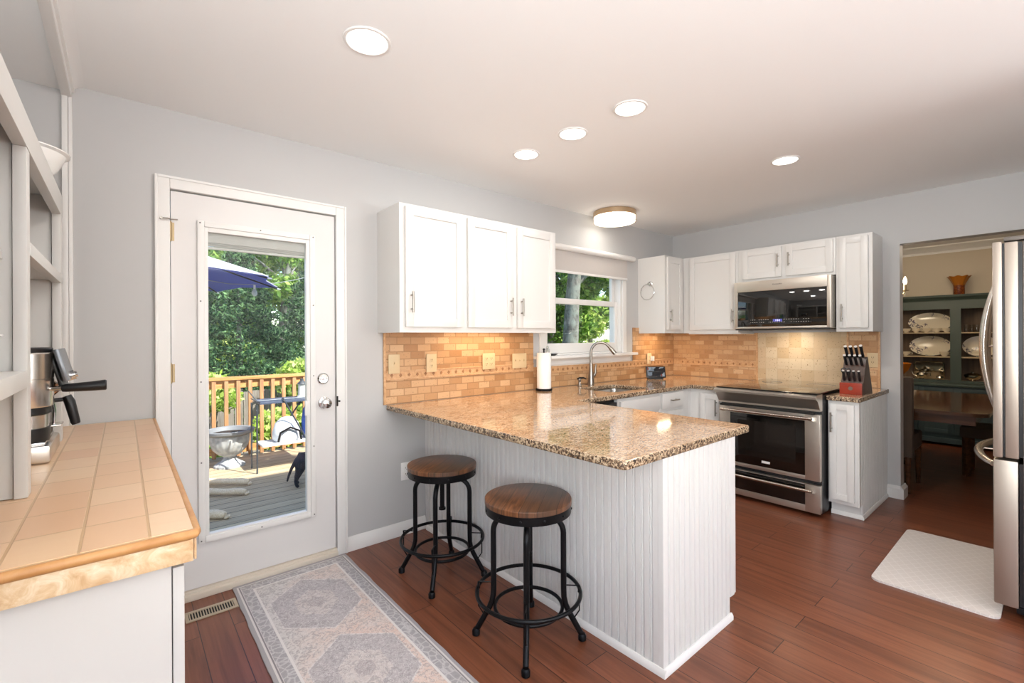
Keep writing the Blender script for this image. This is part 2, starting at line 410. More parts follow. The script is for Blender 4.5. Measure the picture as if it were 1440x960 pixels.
# unseen windows behind and beside the camera, made up for the fill lamps
def added_window(name, ax, a0, a1, z0, z1, t0, t1):
    r = sroot(name)
    bm = B()
    def bx(u0, u1, w0, w1):
        if ax == 'x': box(bm, u0, u1, t0 - .01, t1 + .01, w0, w1)
        else: box(bm, t0 - .01, t1 + .01, u0, u1, w0, w1)
    e = .05; bx(a0, a0 + e, z0, z1); bx(a1 - e, a1, z0, z1); bx(a0 + e, a1 - e, z0, z0 + e); bx(a0 + e, a1 - e, z1 - e, z1)
    mz = (z0 + z1)/2; bx(a0 + e, a1 - e, mz - .02, mz + .02)
    obj('added_window_frame', bm, MT['trim'], r)
added_window('added_window_2', 'x', -.65, .95, .6, 2.2, -3.59, -3.51)
added_window('added_window_3', 'x', 2.75, 4.15, .6, 2.2, -3.59, -3.51)
added_window('added_window_4', 'y', -2.6, .2, .65, 2.15, -.83, -.76)

# baseboards
def base_prof(t=.014, h=.088): return [(0, 0), (t, 0), (t, h*.78), (t*.55, h*.9), (t*.35, h), (0, h)]
def baseboard_x(name, x0, x1, y):      # on a wall facing -y
    bm = B(); prism(bm, [(y - p[0], p[1]) for p in base_prof()], x0, x1, 'x'); return struct(name, bm, MT['trim'])
baseboard_x('baseboard_back', 1.046, 1.586, YA)
bm = B(); prism(bm, [(XB - p[0]*1.6, p[1]*1.15) for p in base_prof()], OY1 - .0, .905, 'y')
prism(bm, [(OY1 - p[0]*1.6, p[1]*1.15) for p in base_prof()], XB - .022, XB + .132, 'x'); struct('baseboard_right', bm, MT['trim'])
# left alcove header, corner strip and plaster cove
bm = B(); box(bm, -.204, -.172, -1.2, YA, 2.378, 2.436, .002); struct('trim_1', bm, MT['trim'])
bm = B(); box(bm, -.202, -.182, YA - .018, YA, .93, 2.378, .002); box(bm, -.181, -.168, YA - .012, YA, .93, 2.38, .002); struct('trim_2', bm, MT['trim'])
bm = B(); pr = [(-.172, ZC)] + [(-.172 + .045*(1 - math.cos(a)), ZC - .045*(1 - math.sin(a))) for a in [i*PI/12 for i in range(7)]]
prism(bm, [(p[0], p[1]) for p in pr], -1.2, YA, 'y'); struct('trim_3', bm, MT['ceil'])
bm = B(); box(bm, -.9, 8.1, -3.9, 3.06, 2.58, 2.66); struct('roof', bm, MT['trim'])

# ================================================================== PATIO DOOR
door = sroot('door_1', (.58, YA, 0))
bm = B()
CW = .060
def casing(bm, x0, x1, z0, z1):   # three-sided moulded casing
    for (a, b, c, d) in ((x0 - CW, x0, z0, z1 + CW), (x1, x1 + CW, z0, z1 + CW), (x0, x1, z1, z1 + CW)):
        box(bm, a, b, YA - .016, YA, c, d, .004)
    o = .012
    for (a, b, c, d) in ((x0 - CW, x0 - CW + o, z0, z1 + CW), (x1 + CW - o, x1 + CW, z0, z1 + CW), (x0 - CW + o, x1 + CW - o, z1 + CW - o, z1 + CW)):
        box(bm, a, b, YA - .022, YA - .014, c, d, .003)
casing(bm, DX0, DX1, 0, DZ1); obj('door_casing', bm, MT['trim'], door)
bm = B()
for a, b, c, d in ((DX0 - .019, DX0 - .001, 0, DZ1 + .018), (DX1 + .001, DX1 + .019, 0, DZ1 + .018), (DX0 - .001, DX1 + .001, DZ1, DZ1 + .018)): box(bm, a, b, YA + .001, YA + .139, c, d)
obj('door_jamb', bm, MT['trim'], door)
sy0, sy1 = YA + .006, YA + .050
bm = B(); gx0, gx1, gz0, gz1 = .330, .820, .300, 1.865
for a, b, c, d in ((DX0 + .004, gx0, .045, DZ1 - .006), (gx1, DX1 - .004, .045, DZ1 - .006), (gx0, gx1, .045, gz0), (gx0, gx1, gz1, DZ1 - .006)): box(bm, a, b, sy0, sy1, c, d)
slab = obj('door_slab', bm, MT['door'], door)
bm = B(); ox0, ox1, oz0, oz1 = .289, .864, .268, 1.912
for a, b, c, d in ((ox0, ox0 + .03, oz0, oz1), (ox1 - .03, ox1, oz0, oz1), (ox0 + .03, ox1 - .03, oz0, oz0 + .03), (ox0 + .03, ox1 - .03, oz1 - .03, oz1)): box(bm, a, b, sy0 - .016, sy0, c, d, .005)
for a, b, c, d in ((ox0 + .03, gx0 + .006, oz0 + .03, oz1 - .03), (gx1 - .006, ox1 - .03, oz0 + .03, oz1 - .03), (gx0 + .006, gx1 - .006, oz0 + .03, gz0 + .006), (gx0 + .006, gx1 - .006, gz1 - .006, oz1 - .03)): box(bm, a, b, sy0 - .010, sy0 + .02, c, d, .002)
lite = obj('glass_frame', bm, MT['trim'], door)
bm = B()
for x, z in [(ox0 + .012 + i*(ox1 - ox0 - .024)/2, z) for i in range(3) for z in (oz0 + .013, oz1 - .013)] + [(x, oz0 + (oz1 - oz0)*k/4) for k in (1, 2, 3) for x in (ox0 + .013, ox1 - .013)]:
    cyl(bm, (x, sy0 - .0175, z), (x, sy0 - .015, z), .0035, seg=10)
obj('screw_caps', bm, plain('screw_grey', '6A6764', .5, .5), lite)
bm = B(); box(bm, gx0, gx1, sy0 + .016, sy0 + .019, gz0, gz1); obj('glass_pane', bm, MT['pane'], door)
bm = B(); box(bm, gx0 + .006, gx1 - .006, sy0 + .022, sy0 + .034, 1.812, gz1 - .002)
for i in range(9): box(bm, gx0 + .006, gx1 - .006, sy0 + .020, sy0 + .037, 1.792 + i*.0062, 1.7955 + i*.0062)
box(bm, gx0 + .006, gx1 - .006, sy0 + .020, sy0 + .038, 1.776, 1.789, .002)
obj('raised_blind', bm, plain('blind_white', 'C9C6C2', .6), door)
bm = B(); box(bm, .801, .829, sy0 - .026, sy0 - .010, .862, .948, .004); obj('blind_slider', bm, MT['trim'], door)
for z in (1.84, 1.14, .25):
    bm = B(); cyl(bm, (DX0 + .002, YA - .004, z - .045), (DX0 + .002, YA - .004, z + .045), .0065, seg=12)
    for q in (z - .05, z + .045): cyl(bm, (DX0 + .002, YA - .004, q), (DX0 + .002, YA - .004, q + .006), .004, seg=8)
    box(bm, DX0 + .006, DX0 + .018, sy0 - .002, sy0, z - .045, z + .045); obj('hinge', bm, MT['brass'], door)
bm = B(); tube(bm, [(DX0 - .035, YA - .03, 1.895), (DX0 - .01, YA - .03, 1.897), (DX0 + .004, YA - .028, 1.894), (DX0 + .03, YA - .028, 1.896)], .003); cyl(bm, (DX0 - .035, YA - .016, 1.895), (DX0 - .035, YA - .034, 1.895), .006); obj('hinge_stop', bm, MT['nickel'], door)
bm = B(); lathe(bm, (.914, sy0, .926), [(.034, 0), (.034, .006), (.028, .010), (.012, .012), (.012, .030), (.024, .038), (.029, .050), (.027, .062), (.016, .068), (0, .069)], 28, axis=(0, -1, 0)); obj('door_knob', bm, MT['chrome'], door)
bm = B(); lathe(bm, (.908, sy0, 1.070), [(.033, 0), (.033, .008), (.026, .014), (0, .014)], 28, axis=(0, -1, 0)); box(bm, .892, .924, sy0 - .034, sy0 - .014, 1.065, 1.075, .003, rot=Matrix.Rotation(.0, 3, 'Y')); obj('deadbolt', bm, MT['chrome'], door)
bm = B(); box(bm, DX1 - .004, DX1 + .006, YA - .020, YA - .016, .90, .96); cyl(bm, (DX1 + .012, YA - .016, .93), (DX1 + .012, YA - .026, .93), .005); obj('strike_plate', bm, MT['dark'], door)
bm = B(); box(bm, DX0 - .0005, DX1 + .0005, YA - .030, YA + .139, .0, .030, .004); box(bm, DX0, DX1, YA - .010, YA + .06, .028, .042, .002); obj('threshold', bm, plain('threshold_cream', 'D8CDBD', .5), door)

# ================================================================== SINK WINDOW
win = sroot('window_1', (3.28, YA, 1.15))
bm = B(); wx0, wx1 = 2.672, 3.872
for a, b, c, d in ((wx0, WX0 + .004, 1.150, 2.12), (WX1 - .004, wx1, 1.150, 2.12), (WX0, WX1, WZ1 - .004, 2.12)): box(bm, a, b, YA - .018, YA, c, d, .004)
obj('window_casing', bm, MT['trim'], win)
bm = B(); box(bm, 2.605, 3.985, YA - .075, YA + .05, 1.124, 1.149, .005); obj('window_sill', bm, MT['trim'], win)
bm = B(); prism(bm, [(YA, 1.056), (YA - .010, 1.056), (YA - .020, 1.075), (YA - .014, 1.1), (YA - .026, 1.123), (YA, 1.123)], 2.64, 3.935, 'x'); obj('apron', bm, MT['trim'], win)
bm = B()
for a, b, c, d in ((WX0 + .001, WX0 + .02, 1.151, 2.054), (WX1 - .02, WX1 - .001, 1.151, 2.054), (WX0 + .02, WX1 - .02, 2.034, 2.054), (WX0 + .02, WX1 - .02, 1.151, 1.165)): box(bm, a, b, YA + .002, YA + .138, c, d)
obj('window_jamb', bm, MT['trim'], win)
def sash(name, y, z0, z1, rb, rtp):
    bm = B(); a0, a1 = WX0 + .022, WX1 - .022; s = .042
    box(bm, a0, a0 + s, y, y + .03, z0, z1, .003); box(bm, a1 - s, a1, y, y + .03, z0, z1, .003)
    box(bm, a0 + s, a1 - s, y, y + .03, z0, z0 + rb, .003); box(bm, a0 + s, a1 - s, y, y + .03, z1 - rtp, z1, .003)
    o = obj(name, bm, MT['trim'], win)
    bm = B(); box(bm, a0 + s - .004, a1 - s + .004, y + .012, y + .016, z0 + rb - .004, z1 - rtp + .004); obj('pane', bm, MT['pane'], o)
sash('lower_sash', YA + .035, 1.167, 1.655, .085, .05)
sash('upper_sash', YA + .070, 1.610, 2.033, .05, .04)
# roller shade
sh = thing('roller_shade', 'grey linen roller shade half raised over the sink window', 'window shade', (3.3, YA, 2.06))
bm = B(); lathe(bm, (2.60, YA - .046, 2.088), [(0, 0), (.026, 0), (.027, .004), (.027, 1.352), (.026, 1.356), (0, 1.356)], 24, axis=(1, 0, 0)); obj('cassette', bm, MT['trim'], sh)
bm = B(); box(bm, 2.64, 3.862, YA - .034, YA - .0315, 1.888, 2.075); obj('shade_cloth', bm, MT['shade'], sh)
bm = B(); box(bm, 2.64, 3.862, YA - .038, YA - .029, 1.868, 1.890, .003); obj('bottom_bar', bm, MT['trim'], sh)

# ================================================================== CABINET BUILDERS
def mapA(yf): return lambda p: Vector((p.x, yf - p.y, p.z))       # p = (along x, out, z), facing -y
def mapB(xf): return lambda p: Vector((xf - p.y, p.x, p.z))       # facing -x
def mapBp(xf): return lambda p: Vector((xf + p.y, p.x, p.z))      # facing +x
def shaker(parent, mp_, u0, u1, z0, z1, handle=None, hz=None, hl=.125, name='door', rail=.052, horiz=False, flat=False):
    bm = B(); t0, t1 = .002, .021
    if flat: box(bm, u0, u1, t0, t1, z0, z1, .003, mp_)
    else:
        box(bm, u0, u0 + rail, t0, t1, z0, z1, .0022, mp_); box(bm, u1 - rail, u1, t0, t1, z0, z1, .0022, mp_)
        box(bm, u0 + rail - .001, u1 - rail + .001, t0, t1, z0, z0 + rail, .0022, mp_); box(bm, u0 + rail - .001, u1 - rail + .001, t0, t1, z1 - rail, z1, .0022, mp_)
        box(bm, u0 + rail - .002, u1 - rail + .002, t0, t0 + .009, z0 + rail - .002, z1 - rail + .002, 0, mp_)
    d = obj(name, bm, MT['cab'], parent)
    if handle is not None:
        bm = B(); f = lambda a, b, c: mp_(Vector((a, b, c)))
        if horiz:
            cyl(bm, f(handle - hl/2, t1 + .028, hz), f(handle + hl/2, t1 + .028, hz), .0058, seg=14)
            for s in (-1, 1): cyl(bm, f(handle + s*hl*.33, t1, hz), f(handle + s*hl*.33, t1 + .028, hz), .0045, seg=10)
        else:
            cyl(bm, f(handle, t1 + .028, hz - hl/2), f(handle, t1 + .028, hz + hl/2), .0058, seg=14)
            for s in (-1, 1): cyl(bm, f(handle, t1, hz + s*hl*.33), f(handle, t1 + .028, hz + s*hl*.33), .0045, seg=10)
        obj('handle', bm, MT['nickel'], d)
    return d
# upper run, back wall, left of the window
c = thing('wall_cabinet', 'three-door white shaker wall cabinet left of the sink window', 'cabinet', (1.9, YA, UB))
bm = B(); box(bm, 1.249, 2.560, UF, YA - .001, UB + .030, UT); box(bm, 1.249, 2.560, UF, UF + .02, UB, UB + .03); box(bm, 1.249, 1.267, UF + .0205, YA - .001, UB, UB + .03); box(bm, 2.542, 2.56, UF + .0205, YA - .001, UB, UB + .03)
obj('carcass', bm, MT['cab'], c)
mA = mapA(UF)
shaker(c, mA, 1.281, 1.692, 1.375, 2.094, 1.314, 1.522)
shaker(c, mA, 1.730, 2.112, 1.375, 2.094, 2.088, 1.522)
shaker(c, mA, 2.158, 2.535, 1.375, 2.094, 2.186, 1.522)
# corner cabinet right of the window
c = thing('wall_cabinet', 'narrow white corner wall cabinet with towel ring on its side', 'cabinet', (4.25, YA, UB))
bm = B(); box(bm, 4.094, 4.440, UF, YA - .001, UB + .030, UT); box(bm, 4.094, 4.44, UF, UF + .02, UB, UB + .03); box(bm, 4.094, 4.112, UF + .0205, YA - .001, UB, UB + .03); obj('carcass', bm, MT['cab'], c)
shaker(c, mA, 4.118, 4.392, 1.375, 2.094, 4.150, 1.512)
tr = thing('towel_ring', 'chrome towel ring mounted on the side of the corner cabinet', 'towel ring', (4.094, 2.67, 1.842))
bm = B(); lathe(bm, (4.093, 2.67, 1.842), [(.024, 0), (.024, .007), (.018, .012), (.010, .014), (.010, .030), (.014, .034), (0, .036)], 24, axis=(-1, 0, 0)); obj('mount', bm, MT['chrome'], tr)
bm = B(); tube(bm, [(4.066, 2.690 + .078*math.sin(a), 1.758 + .078*math.cos(a)) for a in [i*2*PI/40 for i in range(40)]], .0035, 8, True); obj('ring', bm, MT['chrome'], tr)
# right wall uppers
mB = mapB(UFB)
c = thing('wall_cabinet', 'single wide-door white wall cabinet between the corner and microwave', 'cabinet', (4.6, 2.2, UB))
bm = B(); box(bm, UFB, XB - .001, 1.953, 2.508, UB + .030, UT); box(bm, UFB, UFB + .02, 1.953, 2.508, UB, UB + .03); box(bm, UFB + .0205, XB - .001, 1.953, 1.971, UB, UB + .03); obj('carcass', bm, MT['cab'], c)
shaker(c, mB, 1.972, 2.432, 1.372, 2.094, 1.992, 1.500)
bm = B(); box(bm, UFB - .004, XB - .02, 1.93, 2.45, UB - .012, UB - .001, .002); obj('light_rail', bm, MT['cab'], c)
c = thing('wall_cabinet', 'short two-door white wall cabinet above the microwave', 'cabinet', (4.6, 1.57, 1.81))
bm = B(); box(bm, UFB, XB - .001, 1.172, 1.951, 1.808, UT, .002); obj('carcass', bm, MT['cab'], c)
shaker(c, mB, 1.572, 1.908, 1.832, 2.096, 1.596, 1.974, .115); shaker(c, mB, 1.188, 1.534, 1.832, 2.096, 1.508, 1.974, .115)
c = thing('wall_cabinet', 'tall narrow white wall cabinet right of the microwave', 'cabinet', (4.6, 1.05, UB))
bm = B(); box(bm, UFB, XB - .001, .930, 1.170, UB, UT, .002); obj('carcass', bm, MT['cab'], c)
shaker(c, mB, .955, 1.146, 1.372, 2.094, 1.124, 1.492, .14, rail=.048)

# microwave
mw = thing('microwave', 'stainless over-range microwave with black glass door', 'microwave', (4.55, 1.55, 1.37))
x0 = 4.335
bm = B(); box(bm, x0 + .045, XB - .005, 1.178, 1.940, 1.372, 1.800, .003); obj('body', bm, MT['steelx'], mw)
bm = B(); box(bm, x0 - .002, XB - .03, 1.19, 1.93, 1.362, 1.3715, .001); obj('bottom_grille', bm, MT['black'], mw)
bm = B(); mm = mapB(x0 + .045)
box(bm, 1.176, 1.206, .001, .045, 1.374, 1.800, .004, mm); box(bm, 1.912, 1.942, .001, .045, 1.374, 1.800, .004, mm)
box(bm, 1.20, 1.92, .001, .045, 1.708, 1.800, .004, mm); box(bm, 1.20, 1.92, .001, .045, 1.374, 1.392, .004, mm)
obj('door_frame', bm, MT['steel'], mw)
bm = B(); box(bm, 1.204, 1.914, .004, .038, 1.390, 1.710, .004, mm); g = obj('door_glass', bm, MT['bglass'], mw)
def marks():
    t = NT('control_print'); x, y, z = t.xyz(); m = t.mt
    a = m('LESS_THAN', m('ABSOLUTE', m('SUBTRACT', m('FRACT', m('MULTIPLY', y, 54)), .5)), .24)
    r = m('LESS_THAN', m('ABSOLUTE', m('SUBTRACT', m('FRACT', m('MULTIPLY', m('SUBTRACT', z, 1.412), 44)), .5)), .075)
    h = m('GREATER_THAN', t.noise(23, 0), .44)
    t.base(t.mix(m('MULTIPLY', m('MULTIPLY', a, r), h), '0B0A09', 'BDB9B1')).set(rough=.1); return t.m
bm = B(); box(bm, 1.32, 1.80, .0382, .0384, 1.4125, 1.4570, 0, mm); obj('button_strip', bm, marks(), g)
bm = B(); box(bm, 1.538, 1.612, .0385, .0390, 1.434, 1.456, 0, mm); disp = obj('clock_display', bm, emis('display_blue', '4A4A96', .6), g)
def text(name, body, size, mat, parent, M):
    cu = bpy.data.curves.new(name, 'FONT'); cu.body = body; cu.size = size; cu.extrude = .0006; cu.align_x = 'CENTER'; cu.align_y = 'CENTER'
    t = bpy.data.objects.new(name, cu); COL.objects.link(t); bpy.context.view_layer.update()
    me = bpy.data.meshes.new_from_object(t.evaluated_get(bpy.context.evaluated_depsgraph_get())); bpy.data.objects.remove(t)
    me.transform(M); me.transform(Matrix.Translation(-wloc(parent))); me.materials.clear(); me.materials.append(mat)
    o = bpy.data.objects.new(name, me); COL.objects.link(o); o.parent = parent; return o
Mb = Matrix(((0, 0, -1, 0), (-1, 0, 0, 0), (0, 1, 0, 0), (0, 0, 0, 1)))   # text facing -x
text('clock_digits', '1:14', .021, emis('digit_white', 'D8DCFF', 2.0), g, Matrix.Translation((x0 + .006, 1.575, 1.445)) @ Mb)
text('maker_lettering', 'KitchenAid', .017, plain('engraved_grey', '55524E', .4, .6), mw, Matrix.Translation((x0 - .0005, 1.575, 1.760)) @ Mb)

# ================================================================== BACKSPLASH
bs = tag(obj('tile_backsplash', (lambda b: (grid_wall(b, 'x', 1.300, XB - .001, ZT + .001, UB - .001, YA - .010, YA - .0005, [(2.60, 3.99, 1.052, 1.4)]), b)[1])(B()), MT['bsA']), 'honey travertine brick backsplash along the sink window wall', 'backsplash')
def rowB(name, y0, y1, mat, label):
    bm = B(); box(bm, XB - .010, XB - .0005, y0, y1, ZT + .001, UB - .001); return tag(obj(name, bm, mat), label, 'backsplash')
s1 = rowB('tile_backsplash', 1.918, YA - .0105, MT['bsB'], 'travertine brick backsplash in the corner left of the range')
s2 = rowB('tile_backsplash', 1.176, 1.900, MT['bsR'], 'pale square travertine tiles behind the range')
s3 = rowB('tile_backsplash', .962, 1.158, MT['bsB'], 'narrow travertine brick strip behind the knife block')
def pencil(parent, y0, y1, z0, z1): 
    bm = B(); box(bm, XB - .018, XB - .0005, y0, y1, z0, z1, .004); obj('pencil_trim', bm, MT['pencil'], parent)
pencil(s2, 1.901, 1.917, ZT + .001, UB - .001); pencil(s2, 1.159, 1.175, ZT + .001, UB - .001); pencil(s3, .945, .961, ZT + .001, UB - .001)
bm = B(); box(bm, 1.283, 1.299, YA - .016, YA - .0005, ZT + .001, UB - .001, .004); obj('pencil_trim', bm, MT['pencil'], bs)
# decorative border with diamonds
def borderA(x0, x1, z):
    bm = B()
    for dz in (-.030, .022): box(bm, x0, x1, YA - .018, YA - .009, z + dz, z + dz + .009, .003)
    box(bm, x0, x1, YA - .0125, YA - .009, z - .021, z + .022)
    o = obj('border_band', bm, MT['pencil'], bs)
    bm = B(); n = int((x1 - x0)/.062)
    for i in range(n):
        x = x0 + .04 + i*.062; prism(bm, [(x - .011, z), (x, z - .013), (x + .011, z), (x, z + .013)], YA - .0155, YA - .0124, 'y')
    obj('diamond_inlays', bm, MT['diamond'], o, kind='stuff')
borderA(1.30, 2.6, 1.062); borderA(2.6, 4.745, 1.028)
bm = B(); z = 1.028
for dz in (-.030, .022): box(bm, XB - .018, XB - .009, 1.918, YA - .02, z + dz, z + dz + .009, .003)
box(bm, XB - .0125, XB - .009, 1.918, YA - .02, z - .021, z + .022)
o = obj('border_band', bm, MT['pencil'], s1)
bm = B()
for i in range(13):
    y = 1.95 + i*.062; prism(bm, [(y - .011, z), (y, z - .013), (y + .011, z), (y, z + .013)], XB - .0155, XB - .0124, 'x')
obj('diamond_inlays', bm, MT['diamond'], o, kind='stuff')

# outlets and switches
ivory = plain('ivory_plastic', 'D6BE96', .4); whitep = plain('white_plastic', 'EFEDEA', .4); slotm = plain('outlet_slots', '5A4630', .6)
def plate(name, label, cat, mp_, u, z, w, h, kind, mat, n=1, out=.011):
    t = thing(name, label, cat, tuple(mp_(Vector((u, 0, z)))))
    bm = B(); box(bm, u - w/2, u + w/2, out, out + .006, z - h/2, z + h/2, .003, mp_); p = obj('cover_plate', bm, mat, t)
    for k in range(n):
        uc = u + (k - (n-1)/2)*.046
        if kind == 'outlet':
            for dz in (-.02, .02):
                bm = B(); box(bm, uc - .0165, uc + .0165, out + .0055, out + .0075, z + dz - .0145, z + dz + .0145, .001, mp_); rc = obj('receptacle', bm, mat, t)
                for du in (-.006, .006, 0):
                    bm = B()
                    if du: box(bm, uc + du - .0014, uc + du + .0014, out + .0074, out + .0080, z + dz - .002, z + dz + .008, 0, mp_)
                    else: box(bm, uc - .002, uc + .002, out + .0074, out + .0080, z + dz - .010, z + dz - .006, 0, mp_)
                    obj('slot', bm, slotm, rc)
        else:
            bm = B(); box(bm, uc - .0055, uc + .0055, out + .0055, out + .0070, z - .013, z + .013, 0, mp_); box(bm, uc - .004, uc + .004, out + .006, out + .016, z - .001, z + .012, .0015, mp_)
            obj('toggle', bm, mat, t)
    return t
wA = mapA(YA)
plate('wall_phone_jack', 'leftmost ivory cover plate on the back wall backsplash', 'wall plate', wA, 1.352, 1.138, .080, .125, 'switch', ivory, out=.019)
plate('wall_outlet', 'single ivory duplex outlet second from left on backsplash', 'outlet', wA, 1.630, 1.134, .080, .125, 'outlet', ivory, out=.019)
plate('wall_outlet', 'double ivory outlet near middle of the back wall backsplash', 'outlet', wA, 2.127, 1.127, .118, .122, 'outlet', ivory, 2, out=.019)
plate('light_switch', 'wide ivory three-toggle switch plate left of the paper towels', 'light switch', wA, 2.436, 1.120, .150, .118, 'switch', ivory, 3, out=.019)
plate('wall_outlet', 'pale outlet on the backsplash between window and corner', 'outlet', wA, 4.258, 1.075, .075, .115, 'outlet', plain('peach_plastic', 'E6CBA4', .4), out=.019)
plate('wall_outlet', 'white outlet low on the grey wall beside the stool', 'outlet', wA, 1.443, .420, .075, .118, 'outlet', whitep, out=.001)
plate('wall_outlet', 'ivory outlet on the backsplash behind the knife block', 'outlet', mapB(XB), .996, 1.105, .075, .118, 'outlet', ivory)
# thin cable on the plug
tag(obj('plug_adapter', (lambda b: (box(b, 4.27, 4.30, YA - .06, YA - .026, 1.05, 1.10, .006), b)[1])(B()), whitep), 'small white plug adapter in the outlet behind the tablet', 'plug')

# ================================================================== BASE CABINETS
BF = 2.162      # front of the back-wall bases
def carc(name, label, x0, x1, y0, y1, toe=None, mat=None):
    t = thing(name, label, 'cabinet', ((x0+x1)/2, (y0+y1)/2, 0))
    bm = B(); box(bm, x0, x1, y0, y1, .1, ZK - .001, .0015)
    tx0, tx1, ty0, ty1 = x0, x1, y0, y1
    if toe == '-y': ty0 += .07
    if toe == '-x': tx0 += .07
    if toe == '+x': tx1 -= .065
    box(bm, tx0, tx1, ty0, ty1, 0.0, .1005); obj('carcass', bm, MT['cab'], t); return t
# peninsula
pen = thing('peninsula_cabinet', 'white peninsula base cabinet clad in beadboard under the granite', 'cabinet', (1.9, 1.9, 0))
PX0, PX1, PY0 = 1.588, 2.212, .986
bm = B(); box(bm, PX0 + .010, PX1 - .02, PY0 + .010, YA - .001, .1, ZK - .001); box(bm, PX0 + .010, PX1 - .07, PY0 + .010, YA - .001, 0, .1); obj('carcass', bm, MT['cab'], pen)
def beadprof(a0, a1, pitch=.040, w=.0095, d=.0080):
    pts = [(a0, 0)]; a = a0 + pitch*.7
    while a < a1 - .02:
        pts += [(a - w/2, 0), (a - w/4, d), (a + w/4, d), (a + w/2, 0), (a + w/2 + .004, 0), (a + w/2 + .006, d*.6), (a + w/2 + .008, 0)]; a += pitch
    return pts + [(a1, 0)]
bm = B(); p = beadprof(PY0 + .022, YA - .002)
prism(bm, [(PX0 + d, y) for y, d in p] + [(PX0 + .0095, YA - .002), (PX0 + .0095, PY0 + .022)], .0, ZK - .001, 'z'); box(bm, PX0 - .001, PX0 + .0095, PY0 - .001, PY0 + .0215, 0, ZK - .001, .001)
obj('beadboard_side', bm, MT['cab'], pen, smooth=0)
bm = B(); p = beadprof(PX0 + .0105, PX1 - .022)
prism(bm, [(x, PY0 + d) for x, d in p if x < PX1 - .071] + [(PX1 - .071, PY0), (PX1 - .071, PY0 + .0095), (PX0 + .0105, PY0 + .0095)], 0, .1, 'z')
prism(bm, [(x, PY0 + d) for x, d in p] + [(PX1 - .022, PY0 + .0095), (PX0 + .0105, PY0 + .0095)], .1001, ZK - .001, 'z')
obj('beadboard_end', bm, MT['cab'], pen, smooth=0)
bm = B(); box(bm, PX1 - .0195, PX1, PY0 + .004, YA - .7, .1, ZK - .001, .001); obj('face_frame', bm, MT['cab'], pen)
for k in range(2): shaker(pen, mapBp(PX1), 1.01 + k*.56, 1.55 + k*.56, .13, .81, 1.07 + k*.98, .68)
bm = B(); t = .012
prism(bm, [(PX0 - t, 0), (PX0, 0), (PX0, .030), (PX0 - .005, .030), (PX0 - t, .018)], PY0 - t, YA - .03, 'y')
prism(bm, [(PY0 - t, 0), (PY0, 0), (PY0, .030), (PY0 - .005, .030), (PY0 - t, .018)], PX0 - .0005, PX1 - .06, 'x'); obj('shoe_moulding', bm, MT['trim'], pen)
# dishwasher
dw = thing('dishwasher', 'dark dishwasher under the counter left of the sink', 'dishwasher', (2.65, 2.4, 0))
bm = B(); box(bm, 2.30, 2.865, BF + .03, YA - .05, .1, .825, .003); box(bm, 2.32, 2.85, BF + .08, YA - .05, 0, .1); obj('tub', bm, MT['black'], dw)
bm = B(); box(bm, 2.302, 2.863, BF + .001, BF + .029, .12, .72, .003); obj('door', bm, MT['steelx'], dw)
bm = B(); box(bm, 2.302, 2.863, BF + .001, BF + .029, .724, .812, .003); obj('control_panel', bm, MT['black'], dw)
c = carc('base_cabinet', 'white sink base cabinet with blank drawer front under the sink', 2.869, 3.432, BF, 2.2, '-y')
bm = B(); box(bm, 2.869, 3.432, 2.205, YA - .02, .1, .56); obj('inner_box', bm, MT['cab'], c)
mb = mapA(BF); shaker(c, mb, 2.885, 3.415, .700, .815, name='drawer_front', flat=True); shaker(c, mb, 2.885, 3.145, .13, .67, 3.12, .58); shaker(c, mb, 3.155, 3.415, .13, .67, 3.18, .58)
c = carc('base_cabinet', 'white drawer base cabinet right of the sink base', 3.434, 3.90, BF, YA - .001, '-y')
shaker(c, mb, 3.455, 3.785, .700, .828, 3.615, .766, .11, 'drawer', horiz=True, flat=True); shaker(c, mb, 3.455, 3.785, .13, .67, 3.48, .58)
c = carc('base_cabinet', 'narrow white base cabinet in the corner left of the range', 3.945, XB - .02, 1.845, YA - .001, '-x')
shaker(c, mapB(3.945), 1.893, 2.062, .13, .806, 1.912, .69, .14, rail=.046)
bm = B(); box(bm, 3.902, 3.944, BF, BF + .04, .1, ZK - .001); obj('corner_filler', bm, MT['cab'], c)
# right of the range
c = thing('base_cabinet', 'narrow white base cabinet right of the range, beadboard side', 'cabinet', (4.3, 1.0, 0))
RX, RY0, RY1 = 3.945, .906, 1.092
bm = B(); box(bm, RX, XB - .001, RY0 + .010, RY1, .1, ZK - .001, .001); box(bm, RX + .07, XB - .001, RY0 + .010, RY1, 0, .1); obj('carcass', bm, MT['cab'], c)
bm = B(); p = beadprof(RX + .02, XB - .002)
prism(bm, [(x, RY0 + d) for x, d in p] + [(XB - .002, RY0 + .0095), (RX + .02, RY0 + .0095)], .1, ZK - .001, 'z'); box(bm, RX, RX + .0195, RY0 - .001, RY0 + .0095, .1, ZK - .001)
prism(bm, [(x, RY0 + d) for x, d in p if x > RX + .072] + [(XB - .002, RY0 + .0095), (RX + .072, RY0 + .0095), (RX + .072, RY0)], 0, .0999, 'z')
obj('beadboard_side', bm, MT['cab'], c, smooth=0)
bm = B(); prism(bm, [(RY0 - .012, 0), (RY0, 0), (RY0, .03), (RY0 - .005, .03), (RY0 - .012, .018)], RX + .058, XB - .03, 'x'); prism(bm, [(RX + .058, 0), (RX + .069, 0), (RX + .069, .03), (RX + .062, .03), (RX + .058, .02)], RY0, RY1, 'y'); obj('shoe_moulding', bm, MT['trim'], c)
shaker(c, mapB(RX), .932, 1.080, .128, .818, 1.064, .686, .14, rail=.042)

